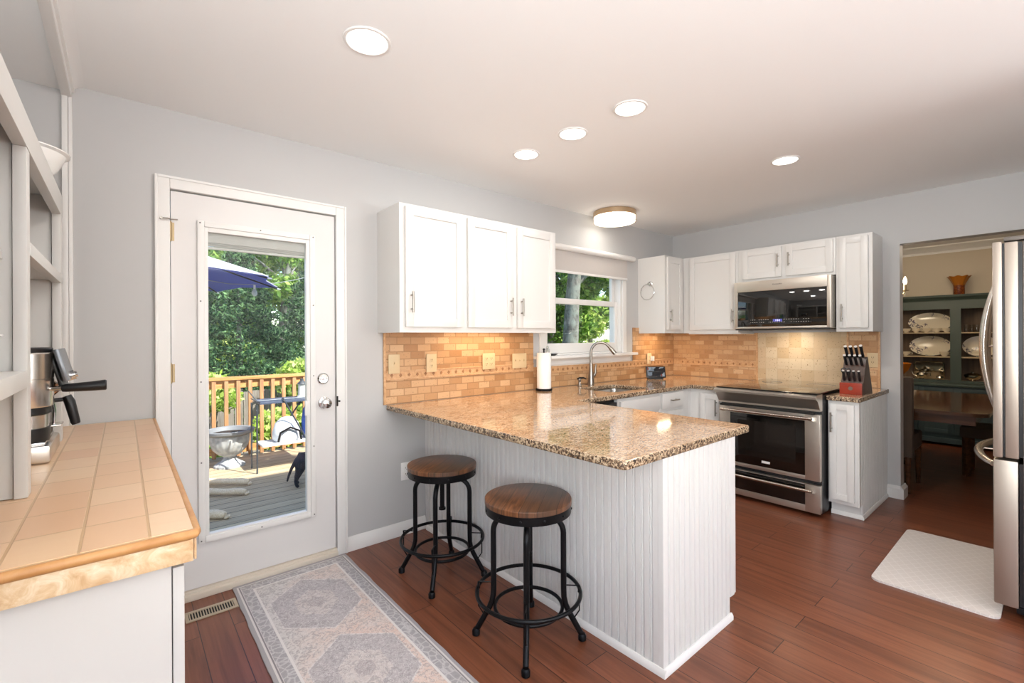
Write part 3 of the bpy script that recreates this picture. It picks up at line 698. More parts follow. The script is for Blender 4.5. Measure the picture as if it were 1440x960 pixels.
# ================================================================== COUNTERTOPS
GE = granite_edge()
def slab(name, outline, holes, z0, z1, mat, bev=.006):
    cu = bpy.data.curves.new(name, 'CURVE'); cu.dimensions = '2D'; cu.fill_mode = 'BOTH'
    for pts in [outline] + holes:
        sp = cu.splines.new('POLY'); sp.points.add(len(pts) - 1); sp.use_cyclic_u = True
        for i, q in enumerate(pts): sp.points[i].co = (q[0], q[1], 0, 1)
    cu.extrude = (z1 - z0)/2 - bev; cu.bevel_depth = bev; cu.bevel_resolution = 2; cu.offset = -bev
    t = bpy.data.objects.new(name, cu); COL.objects.link(t); bpy.context.view_layer.update()
    me = bpy.data.meshes.new_from_object(t.evaluated_get(bpy.context.evaluated_depsgraph_get())); bpy.data.objects.remove(t)
    me.transform(Matrix.Translation((0, 0, (z0+z1)/2)))
    me.materials.clear(); me.materials.append(mat); me.materials.append(GE)
    for p in me.polygons: p.material_index = 0 if p.normal.z > .8 or p.normal.z < -.8 else 1
    me.polygons.foreach_set('use_smooth', [True]*len(me.polygons)); me.set_sharp_from_angle(angle=math.radians(40))
    o = bpy.data.objects.new(name, me); COL.objects.link(o); return o
def rnd_corner(px, py, dx0, dy0, dx1, dy1, r, n=5):
    a = Vector((px + dx0*r, py + dy0*r)); b = Vector((px + dx1*r, py + dy1*r)); c = Vector((px, py)); out = []
    for i in range(n+1):
        t = i/n; q = a*(1-t)**2 + c*2*t*(1-t) + b*t*t; out.append((q.x, q.y))
    return out
PE = 1.337
out = [(1.302, YA - .0125)] + [(PE - .036, 2.79)] + rnd_corner(PE, PY0 - .008, 0, 1, 1, 0, .03) + rnd_corner(2.350, PY0 - .008, -1, 0, 0, 1, .02) + rnd_corner(2.37, 2.135, 0, -1, 1, 0, .03) + rnd_corner(3.905, 2.135, -1, 0, 0, -1, .02) + [(3.905, 1.838), (XB - .0105, 1.838), (XB - .0105, YA - .0125)]
def rrect(x0, x1, y0, y1, r, n=6):
    o = []
    for cx, cy, a in ((x1-r, y1-r, 0), (x0+r, y1-r, PI/2), (x0+r, y0+r, PI), (x1-r, y0+r, 1.5*PI)):
        o += [(cx + r*math.cos(a + i*PI/2/n), cy + r*math.sin(a + i*PI/2/n)) for i in range(n+1)]
    return o
SK = (2.93, 3.42, 2.245, 2.625)
o = slab('granite_countertop', out, [rrect(*SK, .06)[::-1]], ZK, ZT, MT['granite']); tag(o, 'polished speckled granite countertop covering the peninsula and sink run', 'countertop')
o = slab('granite_countertop', rnd_corner(3.915, .892, 0, 1, 1, 0, .015) + [(XB - .0105, .892), (XB - .0105, 1.0945), (3.915, 1.0945)], [], ZK, ZT, MT['granite']); tag(o, 'small granite countertop piece under the knife block', 'countertop')
# sink
sk = thing('kitchen_sink', 'undermount stainless sink set in the granite below the window', 'sink', (3.17, 2.43, .65))
bm = B(); rings = []
for (ins, z) in ((-.012, ZK - .002), (-.002, ZK - .003), (.0, ZK - .02), (.006, .70), (.03, .655), (.10, .648)):
    rings.append([bm.verts.new((x, y, z)) for x, y in rrect(SK[0]+ins, SK[1]-ins, SK[2]+ins, SK[3]-ins, max(.02, .06 - ins*.2), 6)])
for a, b in zip(rings, rings[1:]):
    for i in range(len(a)): bm.faces.new((a[i], a[(i+1) % len(a)], b[(i+1) % len(a)], b[i]))
bm.faces.new(rings[-1]); so = obj('basin', bm, MT['steelsink'], sk)
bm = B(); lathe(bm, (3.17, 2.44, .649), [(.042, 0), (.042, .003), (.03, .003), (.025, .001), (0, .001)], 24); obj('drain', bm, MT['chrome'], sk)
# faucet
fx, fy = 3.232, 2.728
fa = thing('kitchen_faucet', 'brushed nickel gooseneck faucet behind the sink', 'faucet', (fx, fy, ZT))
bm = B(); lathe(bm, (fx, fy, ZT), [(.030, 0), (.031, .004), (.030, .02), (.025, .07), (.019, .13), (.0135, .20)], 24); obj('body', bm, MT['nickel'], fa)
dirf = Vector((.60, -.80, 0)).normalized(); R = .088; zc = ZT + .295
pts = [(fx, fy, ZT + .19 + i*.0263) for i in range(5)]
C0 = Vector((fx, fy, zc)) + dirf*R
for i in range(1, 15):
    a = PI - i*(PI*.80)/14; q = C0 + dirf*(R*math.cos(a)) + Vector((0, 0, R*math.sin(a))); pts.append(tuple(q))
bm = B(); tube(bm, pts, .0118, 14); obj('spout', bm, MT['nickel'], fa)
e = Vector(pts[-1]); dd = (e - Vector(pts[-2])).normalized()
bm = B(); tube(bm, [e - dd*.01, e + dd*.01, e + dd*.03, e + dd*.07, e + dd*.085], [.013, .015, .018, .020, .018], 16); obj('spray_head', bm, MT['nickel'], fa)
bm = B(); tube(bm, [(fx, fy, ZT + .075), (fx + .03, fy - .012, ZT + .085), (fx + .042, fy - .018, ZT + .11), (fx + .040, fy - .018, ZT + .15), (fx + .046, fy - .02, ZT + .185)], [.014, .014, .011, .008, .0065], 12); obj('lever', bm, MT['nickel'], fa)
sd_ = thing('soap_dispenser', 'small dark soap dispenser pump left of the faucet', 'soap dispenser', (3.075, 2.725, ZT))
bm = B(); lathe(bm, (3.075, 2.725, ZT), [(.020, 0), (.021, .004), (.013, .02), (.011, .045), (.016, .058), (.015, .066), (0, .067)], 18); obj('base', bm, MT['nickel'], sd_)
bm = B(); tube(bm, [(3.055, 2.735, ZT + .064), (3.075, 2.725, ZT + .072), (3.105, 2.705, ZT + .074), (3.125, 2.692, ZT + .062)], [.007, .009, .007, .005], 10); obj('nozzle', bm, MT['blackmet'], sd_)
# paper towels
pt = thing('paper_towel_holder', 'black paper towel holder standing on the counter', 'paper towel holder', (2.615, 2.70, ZT))
bm = B(); lathe(bm, (2.615, 2.70, ZT), [(.066, 0), (.068, .004), (.064, .010), (0, .010)], 32)
for i in range(28): a = i*2*PI/28; lathe(bm, (2.615 + .064*math.cos(a), 2.70 + .064*math.sin(a), ZT + .012), [(0, -.005), (.005, -.002), (.005, .002), (0, .005)], 8)
obj('base', bm, MT['blackmet'], pt)
bm = B(); cyl(bm, (2.615, 2.70, ZT + .01), (2.615, 2.70, ZT + .335), .006); lathe(bm, (2.615, 2.70, ZT + .335), [(.0, -.008), (.010, -.004), (.010, .004), (0, .009)], 14); obj('post', bm, MT['blackmet'], pt)
bm = B(); lathe(bm, (2.615, 2.70, ZT + .0185), [(.02, 0), (.056, 0), (.0575, .004), (.0575, .285), (.056, .289), (.02, .289), (.02, .286), (.02, 0)], 40, caps=False); tag(obj('paper_towel_roll', bm, MT['paper']), 'white paper towel roll on the black holder', 'paper towels')
# dark dish on the sill
t = thing('soap_dish', 'small dark dish on the window sill behind the towels', 'dish', (2.80, YA - .04, 1.149))
bm = B(); lathe(bm, (2.80, YA - .035, 1.1495), [(.02, 0), (.03, .003), (.048, .014), (.046, .016), (.028, .006), (0, .005)], 24, sx=1.2, sy=.6); obj('bowl', bm, MT['black'], t)
bm = B(); lathe(bm, (2.70, YA - .035, 1.1495), [(.022, 0), (.025, .006), (.024, .014), (.012, .02), (.010, .024), (0, .024)], 16); tag(obj('sink_stopper', bm, MT['black']), 'little black sink stopper at the left end of the sill', 'sink stopper')
bm = B(); lathe(bm, (2.752, YA - .025, 1.1495), [(.017, 0), (.018, .003), (.018, .05), (.010, .065), (.010, .085), (.009, .085), (.009, .064), (.0165, .05), (.0165, .003)], 18); tag(obj('glass_bottle', bm, MT['drinkglass']), 'small clear glass bottle on the window sill', 'bottle')
# smart display
td = thing('smart_display', 'small black smart display on the corner counter', 'smart display', (4.14, 2.66, ZT))
rm = Matrix.Rotation(math.radians(-40), 3, 'Z'); tilt = Matrix.Rotation(math.radians(-16), 3, 'X')
def tdp(p): 
    q = tilt @ Vector((p.x, p.y, p.z)); q = rm @ q; return q + Vector((4.15, 2.645, ZT + .004))
bm = B(); box(bm, -.100, .100, -.006, .010, .010, .128, .007, tdp); obj('bezel', bm, MT['black'], td)
bm = B(); pts = [(-.006, .006), (.060, .006), (.050, .03), (.0, .095)]
A = [bm.verts.new(rm @ Vector((-.075, y + .012, z*.9)) + Vector((4.15, 2.645, ZT - .004))) for y, z in pts]; C_ = [bm.verts.new(rm @ Vector((.075, y + .012, z*.9)) + Vector((4.15, 2.645, ZT - .004))) for y, z in pts]
for i in range(4): bm.faces.new((A[i], A[(i+1) % 4], C_[(i+1) % 4], C_[i]))
bm.faces.new(A[::-1]); bm.faces.new(C_); obj('speaker_body', bm, MT['black'], td)
def screenmat():
    t = NT('screen_picture'); br = t.n('TexVoronoi', distance='CHEBYCHEV'); t.l(t.mp((22, 22, 22)), br.inputs['Vector']); br.inputs['Scale'].default_value = 1
    s = t.n('SeparateColor'); t.l(br.outputs['Color'], s.inputs[0]); c = t.ramp(s.outputs[0], (0, '1B1D22'), (.35, '7F8A96'), (.6, '8E4A3E'), (.8, 'A9B2B8'), (1, '22252B'), interp='CONSTANT')
    t.base('0A0A0A').set(rough=.1, ems=.7); t.l(c, t.b.inputs['Emission Color']); return t.m
bm = B(); box(bm, -.086, .086, -.0075, -.0062, .022, .118, 0, tdp); obj('screen', bm, screenmat(), td)

# ================================================================== RANGE
rg = thing('range', 'stainless slide-in electric range with black glass oven door', 'stove', (4.2, 1.46, 0))
Y0, Y1 = 1.099, 1.834; XF = 3.80; ZR = .890
bm = B(); box(bm, XF + .045, XB - .02, Y0 + .004, Y1 - .002, .02, ZR - .012, .002)
for x in (XF + .1, XB - .1):
    for y in (Y0 + .05, Y1 - .05): cyl(bm, (x, y, 0), (x, y, .03), .015, seg=12)
obj('body', bm, MT['black'], rg)
bm = B(); prof = [(XF + .046, ZR - .001), (XF - .072, ZR - .004), (XF - .092, ZR - .016), (XF - .090, ZR - .030), (XF - .052, ZR - .048), (XF - .006, ZR - .110), (XF - .006, .766), (XF + .046, .766)]
prism(bm, prof, Y0 + .001, Y1 - .001, 'y'); obj('control_panel', bm, MT['steel'], rg)
bm = B(); box(bm, XF - .055, XB - .025, Y0 + .006, Y1 - .006, ZR + .0005, ZR + .008, .002); ct = obj('cooktop', bm, plain('cooktop_glass', '0E0C0B', .05, 0, coat=.6, coatr=.02), rg)
bm = B()
for x, y, r in ((4.05, 1.66, .10), (4.05, 1.28, .085), (4.45, 1.66, .075), (4.45, 1.28, .10)): lathe(bm, (x, y, ZR + .0082), [(r, 0), (r + .003, .0003), (r + .003, 0)], 40, caps=False)
obj('burner_rings', bm, plain('burner_print', '4A4642', .3), ct)
bm = B(); box(bm, XF - .040, XF - .006, Y0 + .03, Y1 - .03, .744, .762, .002); obj('vent_slot', bm, MT['dark'], rg)
def ov(z0, z1, gz0, gz1, ga, gb, name):
    bm = B(); mm = mapB(XF + .044); t = .044
    box(bm, Y0 + .003, ga, .001, t, z0, z1, .003, mm); box(bm, gb, Y1 - .003, .001, t, z0, z1, .003, mm); box(bm, ga, gb, .001, t, gz1, z1, .003, mm); box(bm, ga, gb, .001, t, z0, gz0, .003, mm)
    d = obj(name, bm, MT['steel'], rg)
    bm = B(); box(bm, ga + .0005, gb - .0005, .002, t + .001, gz0 + .0005, gz1 - .0005, .002, mm); g = obj('door_glass', bm, MT['bglass'], d)
    return d, g, mm
d1, g1, mm = ov(.262, .742, .292, .690, Y0 + .100, Y1 - .095, 'oven_door')
bm = B(); box(bm, Y0 + .16, Y1 - .16, .0452, .0458, .36, .64, 0, mm); obj('window_tint', bm, plain('oven_window', '1A1512', .08, 0, coat=.5), g1)
bm = B(); yc = (Y0+Y1)/2; box(bm, yc - .03, yc + .03, .0455, .0475, .322, .340, .001, mm); obj('badge', bm, plain('badge_silver', 'E4E2DF', .35, .2), d1)
d2, g2, mm = ov(.030, .232, .078, .226, Y0 + .100, Y1 - .095, 'warming_drawer')
def bar_handle(parent, z, y0, y1):
    bm = B(); x = XF - .052
    tube(bm, [(x, y0, z), (x, (y0+y1)/2, z), (x, y1, z)], .011, 14)
    for y in (y0 + .012, y1 - .012): prism(bm, [(XF - .001, z - .026), (XF - .001, z + .006), (x - .004, z + .012), (x - .010, z - .004), (x + .01, z - .014)], y - .012, y + .012, 'y')
    obj('handle', bm, plain('handle_steel', 'C9C2B9', .22, 1), parent)
bar_handle(d1, .715, Y0 + .04, Y1 - .04); bar_handle(d2, .196, Y0 + .04, Y1 - .04)

# knife block
kb = thing('knife_block', 'dark wood knife block with red-brown front on the small counter', 'knife block', (4.33, .99, ZT))
kx0, ky0, ky1 = 4.10, .925, 1.062; kz = ZT + .0005
bm = B(); prism(bm, [(kx0 + .03, kz), (kx0 + .035, kz + .07), (kx0 + .13, kz + .265), (kx0 + .165, kz + .275), (kx0 + .30, kz)], ky0, ky1, 'y'); obj('block', bm, wood('walnut_block', '33221A', '453026', '553C2F', 2, .6, .35), kb)
bm = B(); box(bm, kx0, kx0 + .0295, ky0, ky1, kz, kz + .085, .002); fr = obj('front_box', bm, wood('cherry_block', '7A2618', '92311E', 'A33C25', 1, .5, .3), kb)
bm = B(); lathe(bm, (kx0, (ky0+ky1)/2, kz + .045), [(.014, 0), (.014, .0015), (0, .0015)], 20, axis=(-1, 0, 0)); obj('emblem', bm, MT['nickel'], fr)
def knife(parent_loc, base, d, L, w, name='kitchen_knife', label='', blade=.03):
    t = thing(name, label, 'knife', tuple(base), 'black-handled knives in the block')
    u = Vector((0, 1, 0)); n = d.cross(u).normalized()
    def mpk(p): return Vector(base) + d*p.z + u*p.x + n*p.y
    bm = B(); box(bm, -w/2, w/2, -.008, .008, .004, L, .005, mpk); obj('handle', bm, MT['black'], t)
    bm = B(); cyl(bm, mpk(Vector((0, 0, L - .001))), mpk(Vector((0, 0, L + .0035))), w*.56, seg=14); obj('end_cap', bm, plain('knife_cap', 'E9E6E2', .3, .3) if 'knife_cap' not in bpy.data.materials else bpy.data.materials['knife_cap'], t)
    bm = B(); box(bm, -.0008, .0008, -.007, .007, -.001, .006, 0, mpk); obj('bolster', bm, MT['nickel'], t)
    return t
dk = Vector((-.78, 0, .63)).normalized(); dk2 = Vector((-.62, 0, .78)).normalized()
pos = ['first from the left', 'second from the left', 'third from the left', 'at the right end']
for i in range(4):
    y = ky1 - .020 - i*.032
    knife(kb, Vector((kx0 + .136, y, kz + .270)), dk2, .105 + .008*(i == 3), .019, label='knife in the top row of the block, ' + pos[i])
    knife(kb, Vector((kx0 + .105, y, kz + .212)), dk2, .095, .017, label='knife in the second row of the block, ' + pos[i])
for i in range(4):
    y = ky1 - .020 - i*.032
    knife(kb, Vector((kx0 + .048, y, kz + .095)), Vector((-.42, 0, .91)).normalized(), .085, .015, name='steak_knife', label='short steak knife in the lowest row, ' + pos[i])
sc_ = thing('kitchen_shears', 'black-handled kitchen shears in the knife block', 'scissors', (kx0 + .07, .985, kz + .14))
bm = B()
for yy in (1.012, 1.040): 
    c0 = Vector((kx0 + .02, yy, kz + .175)); tube(bm, [c0 + Vector((-.011*math.cos(a)*.5, .013*math.cos(a), .018*math.sin(a))) for a in [i*2*PI/16 for i in range(16)]], .0035, 8, True)
tube(bm, [(kx0 + .062, 1.026, kz + .14), (kx0 + .03, 1.022, kz + .158)], .005, 8); obj('finger_loops', bm, MT['black'], sc_)

# ================================================================== REFRIGERATOR
fr = thing('refrigerator', 'stainless french-door refrigerator at the right edge', 'refrigerator', (3.55, -.15, 0))
FX0, FX1 = 3.105, 4.01
fdark = plain('fridge_side_grey', '6E6862', .45, .3)
bm = B(); box(bm, FX0 + .004, FX1 - .004, -.55, .106, .035, 1.735, .004); 
for x in (FX0 + .06, FX1 - .06): cyl(bm, (x, -.45, 0), (x, -.45, .036), .02, seg=12); cyl(bm, (x, .06, 0), (x, .06, .036), .02, seg=12)
obj('cabinet_body', bm, fdark, fr)
fsteel = steel('fridge_steel', 'B3A89C', .34, 2)
def fdoor(x0, x1, z0, z1, name, groove=True):
    bm = B()
    if groove:
        box(bm, x0, x1, .169, .201, z0, z1, .006); box(bm, x0 + .004, x1 - .004, .119, .162, z0 + .002, z1 - .006, .004)
    else: box(bm, x0, x1, .121, .201, z0, z1, .008)
    d = obj(name, bm, fsteel, fr)
    bm = B(); box(bm, x0 + .008, x1 - .008, .1065, .1188, z0 + .01, z1 - .01)
    if groove: box(bm, x0 + .006, x1 - .006, .1622, .1688, z0 + .006, z1 - .01)
    obj('gasket', bm, MT['black'], d); return d
hs = plain('handle_satin', 'CFC8BF', .22, 1)
def bow(parent, p0, p1, out, wdir, r0=.013, r1=.019):
    p0, p1, out = Vector(p0), Vector(p1), Vector(out); pts = []; rr = []
    for i in range(19):
        t = i/18; pts.append(p0.lerp(p1, t) + out*math.sin(PI*t)**.8); rr.append(r0 + (r1 - r0)*math.sin(PI*t))
    bm = B(); tube(bm, pts, rr, 12)
    for t in (.5,):
        q = p0.lerp(p1, t); cyl(bm, q, q + out, .004, seg=8)
    obj('handle', bm, hs, parent)
xm = (FX0 + FX1)/2
d = fdoor(FX0, xm - .002, .742, 1.742, 'left_door'); bow(d, (xm - .06, .201, .90), (xm - .06, .201, 1.60), (0, .058, 0), None)
d = fdoor(xm + .002, FX1, .742, 1.742, 'right_door'); bow(d, (xm + .06, .201, .90), (xm + .06, .201, 1.60), (0, .058, 0), None)
d = fdoor(FX0, FX1, .062, .732, 'freezer_drawer', False); bow(d, (FX0 + .05, .201, .700), (FX1 - .05, .201, .700), (0, .080, 0), None)
for x in (FX0 + .045, FX1 - .045):
    bm = B(); box(bm, x - .035, x + .035, .04, .165, 1.7430, 1.762, .005); obj('hinge_cover', bm, fdark, fr)
bm = B(); box(bm, FX0 + .002, FX0 + .0039, .02, .088, 1.60, 1.69, 0); obj('side_label', bm, MT['paper'], fr)
bm = B(); box(bm, FX0 + .03, FX1 - .03, .09, .13, .03, .060, .003); obj('toe_grille', bm, MT['black'], fr)

# ================================================================== BAR STOOLS
def bar_stool(cx, cy, label):
    s = thing('bar_stool', label, 'stool', (cx, cy, 0), 'industrial bar stools at the peninsula')
    P = lambda r, a, z: (cx + r*math.cos(a), cy + r*math.sin(a), z)
    bm = B(); lathe(bm, (cx, cy, .593), [(.186, 0), (.189, .001), (.189, .0195), (.1878, .0212), (.186, .0218), (0, .0220)], 72); st = obj('seat', bm, MT['seat'], s)
    bm = B(); lathe(bm, (cx, cy, .556), [(0, .0), (.180, .0), (.1865, .001), (.187, .003), (.187, .0362), (0, .0362)], 72); rb = obj('seat_band', bm, MT['blackmet'], s)
    bm = B()
    for i in range(12): a = i*PI/6 + .15; lathe(bm, P(.186, a, .575), [(.0055, 0), (.005, .003), (.003, .0045), (0, .005)], 10, axis=(math.cos(a), math.sin(a), 0))
    obj('rivets', bm, MT['blackmet'], rb)
    for k in range(4):
        a = PI/4 + k*PI/2; pts = [P(.022, a, .525), P(.05, a, .532), P(.082, a, .533)]
        for i in range(1, 9): b = i*PI/16; pts.append(P(.082 + .071*math.sin(b), a, .462 + .071*math.cos(b)))
        pts += [P(.153, a, z) for z in (.38, .30, .22)] + [P(.154, a, .185), P(.160, a, .155), P(.172, a, .125), P(.225, a, .032)]
        bm = B(); tube(bm, pts, .0125, 12); lg = obj('leg', bm, MT['blackmet'], s)
        bm = B(); lathe(bm, P(.232, a, 0), [(.014, 0), (.0175, .003), (.0175, .022), (.012, .030), (0, .031)], 16); obj('foot_cap', bm, MT['blackmet'], lg)
    bm = B(); N = 56
    tube(bm, [P(.225, i*2*PI/N, .205) for i in range(N)], .0085, 10, True); obj('foot_ring', bm, MT['blackmet'], s)
    bm = B(); tube(bm, [P(.147, i*2*PI/N, .140) for i in range(N)], .0080, 10, True); obj('brace_ring', bm, MT['blackmet'], s)
    bm = B()
    for k in range(4):
        a = PI/4 + k*PI/2; tube(bm, [P(.150, a, .235), P(.220, a, .235), P(.217, a, .232)], .003, 6); tube(bm, [P(.220, a, .235), P(.220, a, .128), P(.196, a, .092)], .003, 6)
        cyl(bm, P(.220, a, .235), P(.218, a, .206), .005, seg=8)
    obj('ring_brackets', bm, MT['blackmet'], s)
    bm = B(); cyl(bm, (cx, cy, .37), (cx, cy, .556), .013, seg=16); cyl(bm, (cx, cy, .360), (cx, cy, .371), .019, seg=16); cyl(bm, (cx, cy, .505), (cx, cy, .550), .026, seg=16)
    for k in range(2): a = k*PI/2; tube(bm, [P(.030, a, .520), P(.036, a + PI, .520)], .006, 8)
    obj('height_screw', bm, MT['blackmet'], s); return s
s1_ = bar_stool(1.350, 1.498, 'bar stool nearer the camera, round wood seat, black iron legs')
dup(s1_, (1.348, 2.205, 0), 'bar stool farther back, nearest the grey wall and outlet')

# ================================================================== LEFT COUNTER AND HUTCH
LZ = .930
lc = thing('sideboard_cabinet', 'off-white base cabinet under the tan tiled counter at left', 'cabinet', (-.25, 2.0, 0))
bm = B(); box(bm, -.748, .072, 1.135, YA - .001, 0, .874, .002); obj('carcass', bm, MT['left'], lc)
for k in range(3):
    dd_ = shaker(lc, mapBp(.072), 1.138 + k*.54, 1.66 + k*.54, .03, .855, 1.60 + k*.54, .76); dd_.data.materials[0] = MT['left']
bm = B(); box(bm, -.748, .107, 1.122, YA - .0125, .875, LZ - .001, .0); lt = tag(obj('tiled_countertop', bm, MT['ctile']), 'tan tiled countertop with rounded edge at left', 'countertop')
bm = B(); box(bm, -.748, .098, 1.13, YA - .0125, LZ - .001, LZ, .0); obj('tile_field', bm, MT['ctile'], lt)
bm = B(); box(bm, -.748, .106, 1.116, 1.1215, .868, .913, .001); box(bm, .1075, .112, 1.122, YA - .0125, .868, .913, .001); obj('edge_tiles', bm, MT['face'], lt)
bm = B(); r = .0095
tube(bm, [(-.748, 1.118, LZ - r), (-.3, 1.118, LZ - r), (.100, 1.118, LZ - r), (.108, 1.121, LZ - r), (.111, 1.130, LZ - r), (.111, 2.0, LZ - r), (.111, YA - .0125, LZ - r)], r, 14); obj('bullnose', bm, MT['bull'], lt)
HX = -.176; HD = -.62
hu = thing('open_shelf_hutch', 'white open shelf hutch standing on the tiled counter at left', 'shelf unit', (-.4, 1.9, LZ))
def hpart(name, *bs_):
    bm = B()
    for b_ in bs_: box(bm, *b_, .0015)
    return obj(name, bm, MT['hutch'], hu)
HZ = LZ + .001
P1 = (1.600, 1.650); P2 = (2.395, 2.455); P0 = (.82, 1.222)
hpart('post', (HX - .024, HX, P0[0], P0[1], HZ, 1.805)); hpart('post', (HX - .024, HX, P1[0], P1[1], HZ, 1.775)); hpart('post', (HX - .024, HX, P2[0], P2[1], HZ, 1.805))
hpart('divider', (HD, HX - .026, P1[0] + .012, P1[1] - .012, HZ, 1.84)); hpart('side_panel', (HD, HX - .026, P2[0] + .012, P2[1] - .008, HZ, 1.84)); hpart('side_panel', (HD, HX - .026, 1.19, 1.215, HZ, 1.84))
hpart('top_rail', (HX - .024, HX + .001, 1.18, P2[1] + .002, 1.776, 1.855)); hpart('top_board', (HD, HX - .025, 1.19, P2[1], 1.842, 1.858))
hpart('middle_rail', (HX - .024, HX + .001, P1[1] - .002, P2[1], 1.520, 1.553)); hpart('shelf', (HD, HX - .025, P1[1] - .01, P2[0] + .012, 1.530, 1.548))
hpart('shelf', (HD, HX, 1.215, P1[0] + .002, 1.196, 1.236))
hpart('shelf', (HD, HX - .04, 1.215, P1[0] + .002, 1.500, 1.520))
bm = B(); box(bm, HD - .012, HD - .001, 1.19, P2[1], HZ, 1.858); obj('back_panel', bm, MT['wall'], hu)
bm = B(); lathe(bm, (-.33, 2.12, 1.5295), [(.03, -.0), (.035, -.006), (.028, -.012), (0, -.013)], 16); obj('puck_light', bm, emis('puck_warm', 'FFE9C4', 3), hu)
# bowls
def bowl(label, c, R, h, lipw=.006):
    bm = B(); lathe(bm, c, [(0, .001), (R*.42, .0), (R*.46, .004), (R*.50, h*.12), (R*.80, h*.52), (R*.96, h*.92), (R + lipw, h*.97), (R + lipw, h), (R*.95, h), (R*.78, h*.55), (R*.46, h*.16), (0, h*.12)], 48, caps=False)
    return tag(obj('bowl', bm, MT['white']), label, 'bowl')
bowl('large white bowl on top of the shelf hutch', (-.285, 2.33, 1.859), .135, .118)
bowl('white bowl on the lower shelf at the left edge', (-.272, 1.36, 1.2365), .082, .085)

# coffee machine
cm = thing('espresso_machine', 'stainless espresso machine with black handles on the tiled counter', 'coffee machine', (-.3, 2.12, LZ))
z = LZ + .001
CX = -.190
bm = B(); box(bm, -.50, -.172, 2.00, 2.28, z, z + .055, .010); obj('base', bm, MT['shinysteel'], cm)
bm = B(); box(bm, -.36, -.185, 2.02, 2.26, z + .0555, z + .062, .002)
obj('drip_tray', bm, MT['chrome'], cm)
bm = B(); box(bm, -.52, -.36, 2.01, 2.28, z + .056, z + .33, .008); obj('rear_tank', bm, MT['black'], cm)
bm = B(); lathe(bm, (-.241, 2.075, z + .170), [(.070, 0), (.072, .004), (.072, .085), (.070, .087), (.072, .089), (.072, .165), (.068, .170), (0, .170)], 36); obj('steel_housing', bm, MT['shinysteel'], cm)
bm = B(); lathe(bm, (-.241, 2.075, z + .145), [(.058, 0), (.066, .004), (.066, .0245), (0, .0245)], 32); obj('collar', bm, MT['black'], cm); bm = B(); lathe(bm, (-.241, 2.075, z + .0625), [(.062, 0), (.064, .02), (.064, .042), (0, .042)], 32); obj('cup_base', bm, MT['black'], cm); bm = B(); lathe(bm, (-.241, 2.075, z + .3405), [(.070, 0), (.071, .010), (.066, .014), (0, .014)], 32); obj('hopper_lid', bm, MT['black'], cm)
bm = B(); lathe(bm, (-.241, 2.075, z + .1048), [(.060, 0), (.060, .040), (0, .040)], 32); obj('brew_cup', bm, MT['shinysteel'], cm)
bm = B(); box(bm, -.33, -.215, 1.994, 2.02, z + .104, z + .150, .004); obj('grip', bm, MT['black'], cm)
rot = Matrix.Rotation(math.radians(-14), 3, 'Y')
bm = B(); box(bm, -.157, -.143, 2.03, 2.25, z + .245, z + .350, .004, rot=rot); pn = obj('control_panel', bm, plain('panel_grey', '7E8288', .25, .6), cm)
bm = B(); box(bm, -.170, -.160, 2.06, 2.24, z + .22, z + .345, .004, rot=rot); obj('panel_backing', bm, MT['black'], cm)
bm = B(); cyl(bm, (-.146, 2.14, z + .255), (-.124, 2.14, z + .262), .016, seg=20); cyl(bm, (-.124, 2.14, z + .262), (-.118, 2.14, z + .264), .010, seg=16); obj('control_knob', bm, MT['chrome'], cm)
bm = B(); cyl(bm, (-.20, 2.13, z + .195), (-.165, 2.13, z + .235), .020, seg=20); cyl(bm, (-.196, 2.11, z + .215), (-.155, 2.10, z + .222), .010, seg=16); obj('group_head', bm, plain('copper_chrome', 'C99A7A', .2, 1), cm)
bm = B(); cyl(bm, (-.200, 2.06, z + .222), (-.150, 2.05, z + .224), .0075, seg=14); obj('portafilter_neck', bm, MT['chrome'], cm)
bm = B(); tube(bm, [(-.150, 2.05, z + .224), (-.140, 2.05, z + .2245), (-.08, 2.05, z + .226), (-.045, 2.05, z + .228), (-.042, 2.05, z + .228)], [.011, .013, .0155, .0175, .015], 16); obj('portafilter_handle', bm, MT['black'], cm)
bm = B(); tube(bm, [(-.19, 2.15, z + .175), (-.172, 2.15, z + .178), (-.140, 2.15, z + .180)], .007, 10); tube(bm, [(-.146, 2.15, z + .190), (-.138, 2.15, z + .170), (-.124, 2.15, z + .100), (-.122, 2.15, z + .094)], [.013, .015, .013, .011], 14); obj('steam_lever', bm, MT['black'], cm)
bm = B(); tube(bm, [(-.186, 2.19, z + .20), (-.178, 2.19, z + .14), (-.180, 2.19, z + .085)], .0045, 8); obj('steam_wand', bm, MT['chrome'], cm)
bm = B(); box(bm, -.26, -.160, 2.17, 2.25, z + .088, z + .093, .002); obj('cup_grid', bm, MT['shinysteel'], cm)

